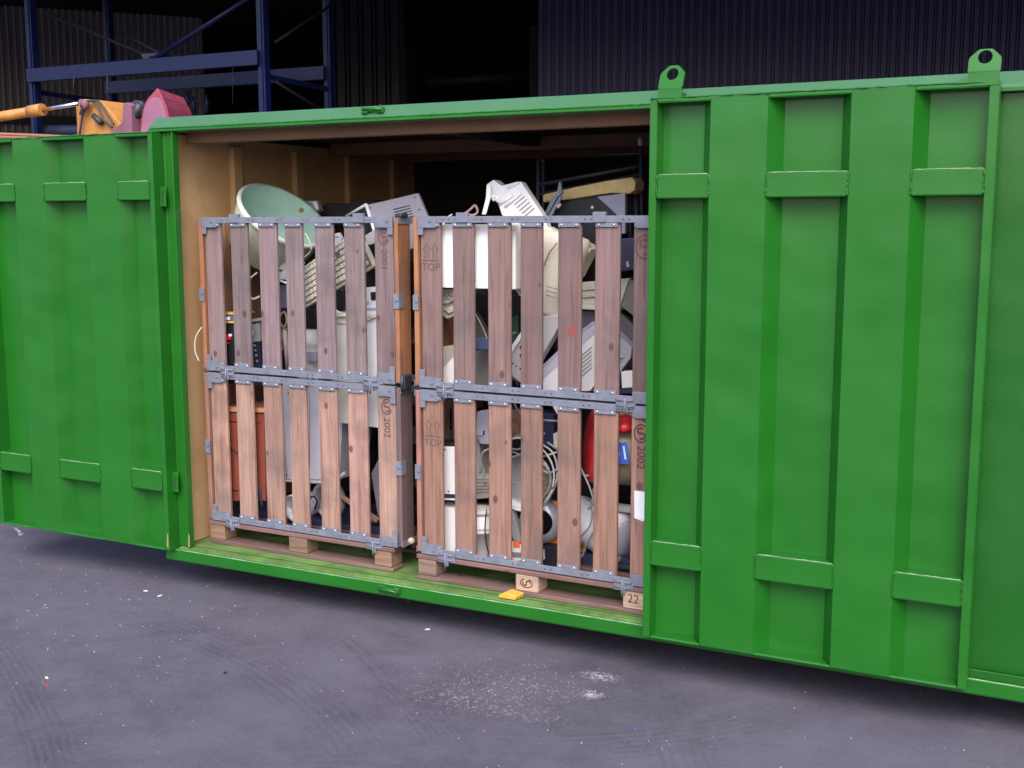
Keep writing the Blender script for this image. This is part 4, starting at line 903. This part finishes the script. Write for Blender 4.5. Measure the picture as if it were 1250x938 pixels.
slab('housing', BLACK, [(672, 254), (700, 243), (728, 240), (752, 262), (752, 395), (680, 395)], .58, .2, t, .01); b = B(); b.lathe([(.0005, .004), (.008, .002), (.008, 0), (.0005, 0)], onY(723, 253.5, .575), (0, -1, 0), 10); b.done('screw', WHITE, t)
one(slab('steel_sheet', mat('mauve_panel', (.33, .31, .42), .5), [(728, 240), (763, 236), (763, 285), (756, 286), (752, 262)], .56, .03, None, .003), 'mauve grey metal panel standing beside the black rack', 'panel')
t = thing_at('dark_blue_drawer', 762, 330, .35, 'dark navy box with small chrome catch behind the last upper right gap', 'box')
slab('box', mat('deep_navy', (.035, .035, .08), .5), [(750, 292), (786, 290), (786, 326), (772, 330), (752, 332)], .3, .2, t); slab('catch', CHROME, [(764, 320), (767, 319), (768, 326), (765, 327)], .295, .006, t, .001)
# cream vacuum cleaner body
t = thing_at('vacuum_cleaner', 680, 385, .26, 'cream cylindrical vacuum cleaner body standing tilted in the upper right crate', 'vacuum cleaner')
a0 = onY(667, 384, .33); a1 = onY(692, 286, .36); ax = (a1-a0); ln = ax.length
B().lathe([(.0005, -.005), (.085, .0), (.1, .02), (.115, ln*.5), (.118, ln*.8), (.118, ln*.97), (.10, ln), (.0005, ln+.01)], a0, ax, 40).done('body', mat('warm_cream', (.74, .69, .58), .4, 0, .04), t)
b = B(); b.tube([onY(664, 324, .205), onY(671, 308, .205), onY(680, 297, .21)], .0025, 6); b.done('seam', BROWN, t)
slab('hood', CREAM, [(662, 281), (669, 277), (691, 290), (696, 300), (664, 284)], .3, .06, t, .004)
one(slab('plastic_cone', CREAM, [(700, 297), (706, 294), (719, 301), (721, 305), (704, 338), (697, 345)], .38, .1, None, .006), 'cream conical shade beside the vacuum cleaner body', 'shade')
one(slab('cream_fragment', CREAM, [(626, 350), (632, 346), (640, 350), (642, 363), (634, 362)], .25, .03, None, .002), 'small cream plastic fragment below the corner of the white panel', 'fragment')
# perforated cloth and crumple
t = thing_at('perforated_cap', 545, 390, .24, 'crumpled white plastic with small holes under the white panel', 'crumpled plastic')
slab('piece', CREAM, [(533, 353), (556, 354), (556, 366), (545, 371), (536, 371)], .22, .02, t, .004); b = B()
for k in range(14): b.lathe([(.0005, .001), (.0032, .001), (.0032, 0)], onY(538+(k % 5)*3+(k//5), 357+(k//5)*4+(k % 2), .218), (0, -1, 0), 8)
b.done('holes', DARKST, t); slab('fold', mat('fold_cream', (.62, .59, .5), .6), [(537, 371), (547, 369), (556, 371), (556, 385), (546, 390), (540, 386)], .24, .03, t, .006); slab('fold', CREAM, [(541, 378), (552, 374), (557, 378), (548, 383)], .225, .02, t, .004)
one(slab('brown_box', BROWN, [(532, 391), (556, 389), (556, 423), (533, 424)], .5, .2), 'dark brown box behind the first gap of the upper right crate', 'box')
t = thing_at('white_bent_tray', 550, 465, .2, 'bent white tray leaning behind the second slat of the right crate', 'tray')
slab('tray', WHITE, [(535, 455), (556, 433), (575, 440), (560, 476), (543, 476)], .2, .03, t, .003); slab('bowl', CREAM, [(537, 425), (545, 422), (558, 424), (560, 440), (540, 449)], .3, .1, t, .01)
t = thing_at('toy_pouch', 585, 424, .25, 'dark triangular pouch with red dots and blue base in the upper right crate', 'pouch')
slab('pouch', mat('olive_pouch', (.09, .08, .06), .8), [(573, 378), (580, 384), (595, 412), (594, 418), (570, 418)], .26, .05, t, .004); slab('base', mat('denim_blue', (.07, .1, .22), .7), [(566, 416), (578, 412), (595, 413), (596, 427), (568, 427)], .25, .06, t, .005)
for x, y in ((579, 409), (578.5, 416)): b = B(); b.lathe([(.0005, .004), (.009, .002), (.01, 0)], onY(x, y, .245), (0, -1, 0), 12); b.done('red_dot', mat('dot_red', (.8, .05, .04), .4), t)
cable('trim', GREY, [(577, 380, .255), (582, 386, .25), (590, 402, .25), (595, 414, .25)], .003, t)
one(slab('grey_lid_stack', mat('dull_grey', (.34, .33, .33), .5), [(566, 452), (575, 430), (600, 424), (606, 470), (566, 472)], .4, .2), 'dull grey plastic box behind the third slat of the upper right crate', 'box')
# perforated long case
t = thing_at('terminal_case', 640, 470, .25, 'long pale grey perforated equipment case lying diagonally in the upper right crate', 'equipment case')
slab('shell', mat('terminal_grey', (.52, .50, .52), .5, 0, .06, 6, dirt=.2, dirtc=(.35, .33, .33)), [(615, 436), (620, 434), (660, 386), (690, 384), (676, 410), (642, 468), (634, 467), (622, 457), (614, 446)], .25, .06, t, .005); slab('lip', WHITE, [(613.5, 438), (638, 402), (642, 404), (620, 438)], .235, .02, t, .002)
b = B()
for k in range(5): b.lathe([(.0005, .001), (.0042, .001), (.0042, 0)], onY(626+k*4.5, 444+k*3, .248), (0, -1, 0), 8)
for k in range(3): b.lathe([(.0005, .001), (.008, .001), (.008, 0)], onY(636, 414+k*10, .247), (0, -1, 0), 8)
b.done('holes', BLACK, t)
one(cable('lead_curl', CABLE, [(620, 470, .3), (624, 463, .28), (629, 464, .28), (632, 470, .3)], .004), 'grey lead curl just above the seam of the right crate', 'cable')
t = thing_at('beige_printer', 735, 412, .3, 'beige desktop printer in the right part of the upper right crate', 'printer')
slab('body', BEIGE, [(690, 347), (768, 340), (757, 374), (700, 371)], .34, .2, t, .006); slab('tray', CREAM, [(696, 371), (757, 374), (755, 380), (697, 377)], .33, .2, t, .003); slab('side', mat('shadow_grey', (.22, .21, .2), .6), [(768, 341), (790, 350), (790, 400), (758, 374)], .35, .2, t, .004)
slab('base', mat('base_grey', (.13, .12, .14), .6), [(690, 379), (756, 381), (786, 410), (786, 425), (700, 405)], .37, .2, t, .004)
t = thing_at('crt_monitor', 710, 475, .28, 'grey monitor with a white front panel lying tilted in the upper right crate', 'monitor')
slab('casing', LILAC, [(652, 455), (700, 410), (722, 393), (737, 393), (771, 425), (770, 437), (740, 478), (650, 478)], .3, .25, t, .006); slab('bezel', mat('bezel_pale', (.55, .54, .66), .4), [(650, 462), (708, 410), (728, 396), (734, 400), (655, 470)], .29, .02, t, .003)
slab('front_panel', WHITE, [(655, 478), (664, 462), (728, 406), (740, 404), (741, 452), (720, 478)], .28, .02, t, .004); slab('foot', BEIGE, [(741, 426), (761, 436), (750, 441), (741, 441)], .285, .03, t, .003)
t = thing_at('small_white_box', 764, 476, .26, 'little white box above a navy strip near the right door edge', 'box')
slab('box', WHITE, [(758, 454), (776, 453), (776, 473), (759, 474)], .24, .05, t, .002); slab('stripe', NAVY, [(756, 475), (776, 474), (776, 480), (756, 481)], .24, .05, t, .001)
# lower right crate
t = thing_at('slim_white_box', 548, 612, .2, 'upright slim white box with a dark blue stripe in the lower right crate', 'box')
slab('box', WHITE, [(530, 545), (557, 546), (556, 604), (531, 603)], .19, .1, t, .003); slab('stripe', NAVY, [(530, 604), (556, 605), (556, 608), (530, 607)], .192, .1, t, .0005); slab('foot', WHITE, [(530, 608), (556, 609), (556, 611), (530, 610)], .19, .1, t, .0005); slab('cap', BLACK, [(531, 540), (556, 541), (555, 545), (531, 544)], .2, .09, t)
one(slab('white_carton', WHITE, [(532, 619), (557, 621), (557, 676), (533, 674)], .19, .12, None, .004), 'plain white carton standing at the bottom left of the right crate', 'carton')
t = thing_at('white_bucket', 588, 680, .26, 'white plastic bucket with a ribbed rim at the bottom of the right crate', 'bucket')
o_ = onY(588, 684, .3); hh = onY(588, 624, .3).z-o_.z
B().lathe([(.0005, 0), (.075, 0), (.078, .01), (.088, hh*.62), (.094, hh*.62), (.094, hh*.68), (.09, hh*.69), (.094, hh*.7), (.094, hh*.76), (.09, hh*.77), (.09, hh), (.0005, hh)], o_, (0, 0, 1), 40).done('pail', WHITE, t)
B().lathe([(.0005, hh+.03), (.096, hh+.018), (.1, hh+.008), (.096, hh), (.0005, hh)], o_, (0, 0, 1), 40).done('lid', mat('lid_ivory', (.62, .6, .56), .5), t)
cable('lead', BLACK, [(594, 622, .2), (592, 645, .19), (594, 665, .19), (598, 680, .19)], .003, t)
t = thing_at('beige_monitor_back', 586, 612, .3, 'beige scanner shell standing behind the second gap of the lower right crate', 'scanner')
slab('shell', BEIGE, [(575, 530), (584, 532), (589, 580), (600, 582), (600, 608), (576, 610)], .3, .15, t, .006); slab('ridge', GREY, [(581, 540), (585, 540), (588, 575), (584, 578)], .29, .02, t, .002); slab('foot', mat('foot_beige', (.38, .36, .31), .5), [(576, 596), (600, 594), (600, 608), (578, 610)], .29, .1, t, .006)
t = thing_at('lilac_unit', 587, 545, .24, 'lilac grey switch unit with a square button in the lower right crate', 'switch unit')
slab('body', LILAC, [(582, 503), (602, 500), (602, 543), (586, 542), (581, 525)], .25, .06, t, .003); slab('button', mat('button_lilac', (.5, .5, .6), .4), [(581, 525), (589, 525), (589, 532), (581, 532)], .24, .015, t, .001); slab('connector', DARKST, [(589, 526), (591, 526), (591, 531), (589, 531)], .245, .01, t, .0005)
cable('lead', GREY, [(597, 548, .25), (590, 552, .24), (587, 562, .24), (590, 574, .25), (592, 582, .26)], .004, t)
# chrome-rimmed disc with leads
t = thing_at('heater_dish', 640, 625, .26, 'round metal dish with a bright rim wrapped in grey leads in the lower right crate', 'dish')
dc = onY(641, 589, .3); da = Vector((.28, -1, .12))
B().lathe([(.0005, .01), (.085, .012), (.118, .02), (.128, .03), (.134, .026), (.132, .0), (.1, -.05), (.0005, -.06)], dc, da, 48).done('dish', mat('dish_grey', (.4, .4, .44), .35, .3), t)
b = B(); ax = da.normalized(); a_ = ax.cross(Vector((0, 0, 1))).normalized(); b_ = ax.cross(a_); b.tube([dc+ax*.03+.131*(math.cos(i*math.pi/24)*a_+math.sin(i*math.pi/24)*b_) for i in range(48)], .007, 8, True); b.done('rim', mat('rim_pale', (.7, .7, .66), .25, .4), t)
slab('mesh_plate', mat('brass_mesh', (.3, .26, .18), .5, .3, .5, 60), [(659, 578), (670, 576), (676, 590), (672, 606), (661, 610)], .235, .01, t)
coils = [[(600, 560), (612, 546), (630, 535), (652, 541), (668, 556), (676, 575), (674, 598), (664, 615)],
         [(615, 570), (625, 560), (645, 553), (666, 566), (672, 588), (664, 606), (650, 616)],
         [(618, 545), (628, 534), (638, 533), (642, 541), (632, 549), (620, 546)],
         [(618, 548), (632, 554), (650, 560), (668, 556), (680, 552)],
         [(622, 592), (632, 590), (640, 595), (652, 590), (664, 584)],
         [(624, 480), (630, 498), (640, 508), (654, 512), (680, 514), (690, 512)],
         [(660, 542), (674, 552), (680, 570), (678, 592), (668, 612), (656, 626)],
         [(668, 540), (684, 552), (697, 568), (708, 578), (722, 582)],
         [(704, 560), (712, 578), (720, 596), (724, 612), (718, 622)],
         [(660, 572), (670, 578), (676, 575), (684, 572)],
         [(700, 600), (712, 610), (722, 622), (720, 642), (708, 656)],
         [(706, 668), (710, 680), (716, 664), (724, 650)]]
for k, cpts in enumerate(coils):
    cable('lead', CABLE if k % 3 else mat('pale_cable', (.36, .36, .37), .5), [(x, y, .165+.012*(k % 4)+.01*math.sin(j*1.7)) for j, (x, y) in enumerate(cpts)], .0045 if k not in (5, 11) else .005, t)
one(slab('brown_slab', mat('rusty_windings', (.22, .12, .07), .7, 0, .6, 30), [(618, 502), (638, 500), (638, 536), (619, 535)], .36, .1), 'rusty brown transformer behind the third gap of the lower right crate', 'transformer')
t = thing_at('blue_black_motor', 672, 540, .3, 'dark blue black motor housing behind the fourth gap of the lower right crate', 'motor')
slab('housing', NAVY, [(655, 504), (676, 506), (676, 545), (658, 548)], .34, .15, t, .008); slab('cap', CREAM, [(675, 530), (682, 526), (682, 546), (676, 548)], .3, .03, t, .003); b = B(); b.lathe([(.0005, .002), (.006, .001), (.006, 0)], onY(664, 530, .335), (0, -1, 0), 10); b.done('rivet', CHROME, t)
one(slab('pale_corner_piece', PC, [(672, 492), (684, 494), (684, 508), (680, 506)], .25, .03, None, .002), 'pale corner piece just under the seam of the right crate', 'fragment')
# red disc and drum
t = thing_at('canister', 750, 600, .3, 'tan canister with red cap and bright red end disc in the lower right crate', 'canister')
dc = onY(772, 547, .37); ax = Vector((-.84, -.53, .1)).normalized()
B().lathe([(.0005, .165), (.14, .16), (.163, .14), (.17, .05), (.172, -.05), (.16, -.12), (.0005, -.13)][::-1], dc, ax, 48).done('body', TAN, t)
B().lathe([(.0005, .21), (.12, .205), (.15, .2), (.168, .188), (.172, .17), (.168, .155), (.16, .15)], dc, ax, 56).done('end_disc', RED, t)
B().lathe([(.0005, .04), (.045, .036), (.055, .02), (.055, 0), (.0005, 0)], onY(762, 521, .2), (.05, -.4, 1), 28).done('cap', RED, t)
slab('label', mat('label_blue', (.05, .12, .55), .4), [(750, 541), (765, 540), (768, 566), (750, 568)], .155, .004, t, .0008)
slab('label_mark', mat('label_pink', (.75, .12, .5), .4), [(750, 545), (754, 546), (757, 554), (755, 563), (750, 567)], .151, .002, t, .0003); slab('label_mark', mat('label_pale', (.6, .75, .9), .4), [(760, 545), (762, 545), (764.5, 561), (762.5, 561)], .151, .002, t, .0003)
t = thing_at('orange_blower', 690, 680, .3, 'orange plastic blower ring holding grey parts in the lower right crate', 'blower')
b = B(); b.tube(smooth_pts([onY(x, y, .33) for x, y in ((612, 618), (640, 612), (672, 614), (700, 622), (712, 642), (714, 668), (704, 684))], 6), .014, 10); b.done('ring', ORANGE, t)
slab('spout', ORANGE, [(655, 657), (690, 655), (690, 668), (657, 667)], .3, .08, t, .01); slab('wing', ORANGE, [(704, 620), (712, 640), (716, 655), (711, 662), (704, 650)], .28, .03, t, .004)
cable('strap', ORANGE, [(706, 645, .27), (709, 655, .26), (707, 668, .26)], .006, t)
b = B(); b.lathe([(.06, .1), (.1, .09), (.105, 0), (.09, -.02), (.08, 0), (.06, .1)], onY(664, 634, .34), (.25, -1, .1), 36); b.done('metal_bowl', mat('bowl_grey', (.34, .34, .42), .3, .3), t)
slab('grey_arm', GREY, [(616, 622), (626, 620), (635, 655), (640, 672), (630, 672)], .25, .03, t, .004)
t = thing_at('white_canister', 745, 686, .25, 'white cylindrical canister with a grey end at the bottom right of the right crate', 'canister')
dc = onY(742, 648, .33); ax = Vector((.9, -.4, -.12)).normalized()
B().lathe([(.0005, -.26), (.085, -.25), (.105, -.2), (.118, 0), (.12, .09), (.11, .11), (.0005, .115)], dc, ax, 44).done('body', WHITE, t)
B().lathe([(.0005, .128), (.07, .124), (.085, .112), (.085, .105)], dc, ax, 32).done('end_cap', LILAC, t)
slab('top_strip', GREY, [(740, 616), (772, 620), (772, 627), (740, 623)], .25, .05, t, .003)
t = thing_at('timer_plug', 628, 684, .2, 'cream timer with an orange red button at the bottom of the right crate', 'timer')
slab('case', CREAM, [(618, 664), (638, 665), (638, 685), (620, 685)], .17, .05, t, .004); slab('button', mat('button_red', (.85, .12, .04), .4), [(626, 662), (634, 663), (634, 669), (627, 668)], .165, .03, t, .003); slab('window', mat('window_grey', (.2, .2, .26), .3), [(622, 674), (636, 675), (636, 681), (622, 680)], .167, .01, t, .001)
t = thing_at('black_relay', 668, 690, .22, 'small black box with a white corner at the bottom of the right crate', 'box')
slab('case', BLACK, [(655, 668), (690, 669), (690, 692), (656, 690)], .22, .08, t, .004); slab('corner', LILAC, [(660, 672), (664, 671), (665, 683), (660, 684)], .215, .01, t, .001)
one(slab('dark_tray', NAVY, [(705, 676), (760, 680), (790, 700), (790, 712), (705, 700)], .28, .3), 'dark tray at the bottom right of the right crate', 'tray')
one(slab('grey_tray', DARKST, [(745, 688), (772, 692), (772, 697), (745, 693)], .24, .06), 'flat dark metal strip beside the white canister', 'strip')
shade_filler('dark_filler', [(540, 352), (650, 360), (660, 475), (540, 475)], .62, .2, 'added black filler shape deep in the upper right crate')
shade_filler('dark_filler', [(560, 500), (700, 500), (705, 690), (560, 680)], .6, .2, 'added black filler shape deep in the middle of the lower right crate')
shade_filler('dark_filler', [(700, 490), (800, 495), (800, 705), (702, 695)], .62, .2, 'added black filler shape deep in the right end of the lower right crate')
one(slab('khaki_box', mat('khaki_card', (.4, .42, .22), .7), [(492, 303), (503, 303), (503, 320), (492, 319)], .75, .15), 'khaki cardboard box glimpsed in the gap between the two crates', 'box')

# ------------------------------------------------------------ vents, buttons, seams, screws on the scrap
def find(n): return [o for o in bpy.data.objects if o.name == n][0]
def lines(parent, x0, y0, x1, y1, dx, dy, n, Y, w=.0022, m=DARKST, name='vent_slots'):
    """n parallel strokes from (x0,y0)-(x1,y1), each shifted by (dx,dy) pixels"""
    b = B()
    for k in range(n):
        b.tube([onY(x0+dx*k, y0+dy*k, Y), onY(x1+dx*k, y1+dy*k, Y)], w, 4)
    return b.done(name, m, parent)
def dots(parent, pts, Y, r=.004, m=DARKST, name='screw'):
    for x, y in pts: B().lathe([(.0004, .002), (r, .0015), (r, 0)], onY(x, y, Y), (0, -1, 0), 10).done(name, m, parent)
SEAM = mat('seam_grey', (.2, .19, .18), .7)
lines(find('computer_case'), 480, 256, 500, 251, 1.2, 3.2, 5, .418); dots(find('computer_case'), ((506, 241), (452, 254), (512, 256)), .418)
lines(find('printer_cover'), 628, 250, 640, 240, 3, 3.6, 5, .357, .0018, SEAM)
lines(find('crt_monitor'), 744, 412, 757, 424, -3, 3.2, 4, .297)
lines(find('crt_monitor'), 708, 436, 722, 424, 0, 5, 6, .276, .0018, SEAM)
lines(find('beige_printer'), 700, 356, 757, 351, .3, 9, 2, .337, .002, SEAM, 'seam'); dots(find('beige_printer'), ((712, 363), (717, 362.6), (722, 362)), .337, .006, GREY, 'button')
lines(find('beige_monitor_back'), 577, 586, 599, 585, 0, 4, 5, .288, .0018, SEAM); dots(find('beige_monitor_back'), ((592, 590), (580, 604)), .286)
lines(find('small_cabinet'), 408, 395, 425, 396, 0, 0, 1, .268, .0018, SEAM, 'seam'); dots(find('small_cabinet'), ((434, 392), (460, 394), (434, 512), (411, 510)), .257, .005, GREY)
lines(find('small_cabinet'), 440, 400, 440, 510, 0, 0, 1, .258, .0015, SEAM, 'seam')
dots(find('slim_white_box'), ((548, 600), (543, 549)), .188, .004); lines(find('monitor_shell'), 356, 478, 356, 572, 22, 1, 3, .328, .0016, SEAM, 'seam')
dots(find('monitor_shell'), ((350, 580), (400, 580), (352, 480)), .328, .005)
lines(find('veneer_box'), 280, 515, 318, 516, .2, 84, 2, .208, .002, BLACK, 'seam')
lines(find('telephone_base'), 438, 370, 450, 368, 0, 3, 2, .268, .0015, SEAM, 'seam')
lines(find('vacuum_cleaner'), 668, 350, 690, 356, -1, 5, 3, .205, .0015, SEAM, 'seam')
# extra small scrap: circuit board, mouse, plug strips, bits between the big pieces
t = thing_at('circuit_board', 620, 470, .3, 'green brown circuit board with pale chips behind the third gap of the upper right crate', 'circuit board')
slab('board', mat('board_green', (.03, .09, .04), .5), [(613, 395), (632, 384), (634, 425), (616, 438)], .36, .006, t, .001)
for k in range(7): slab('chip', BLACK if k % 2 else GREY, [(616+(k % 3)*5, 398+k*4), (619.5+(k % 3)*5, 396.5+k*4), (619.5+(k % 3)*5, 399+k*4), (616+(k % 3)*5, 400.5+k*4)], .355, .008, t, .0005)
t = thing_at('power_strip', 283, 345, .5, 'grey power strip hanging in the dark gap beside the mint basin', 'power strip')
slab('strip', GREY, [(272, 330), (279, 329), (281, 370), (274, 372)], .45, .03, t, .003); dots(t, ((276, 337), (277, 347), (277.6, 357), (278, 366)), .448, .009, BLACK, 'socket')
one(cable('black_lead', BLACK, [(372, 470, .3), (378, 458, .28), (385, 466, .28), (392, 462, .3), (396, 470, .3)], .004), 'black lead curled over the seam under the white jug', 'cable')
one(cable('blue_lead', mat('blue_lead', (.05, .1, .4), .5), [(405, 300, .4), (399, 312, .38), (394, 318, .36), (400, 330, .38)], .005), 'blue lead between the basin and the cream keyboard', 'cable')
t = thing_at('computer_mouse', 400, 300, .38, 'small blue grey computer mouse above the keyboard in the left crate', 'computer mouse')
slab('body', LILAC, [(405, 286), (413, 284), (417, 292), (412, 301), (404, 298)], .36, .03, t, .008); slab('buttons', GREY, [(406, 286), (412, 285), (413, 289), (406, 290)], .355, .006, t, .001)
one(slab('crushed_tin', CHROME, [(413, 342), (421, 340), (425, 350), (418, 356), (412, 351)], .42, .04, None, .006), 'crushed shiny tin behind the keyboard corner', 'tin')
one(cable('orange_lead', ORANGE, [(556, 655, .35), (566, 640, .3), (574, 650, .3), (582, 690, .28)], .004), 'orange lead beside the white bucket in the right crate', 'cable')
one(slab('grey_bracket', GREY, [(722, 598), (730, 590), (742, 600), (738, 612), (724, 615)], .3, .03, None, .004), 'bent grey bracket under the tan canister', 'bracket')
for k, cpts in enumerate([[(440, 530), (447, 545), (444, 565), (452, 585)], [(444, 600), (452, 610), (447, 625), (456, 640)], [(384, 596), (392, 604), (388, 612), (396, 618)]]):
    one(cable('thin_wire', CABLE, [(x, y, .32+.02*j) for j, (x, y) in enumerate(cpts)], .003), ['grey wire hanging under the cream cabinet in the lower left crate', 'grey wire lying near the wooden stick in the left crate', 'grey wire under the lilac equipment shell'][k], 'wire')
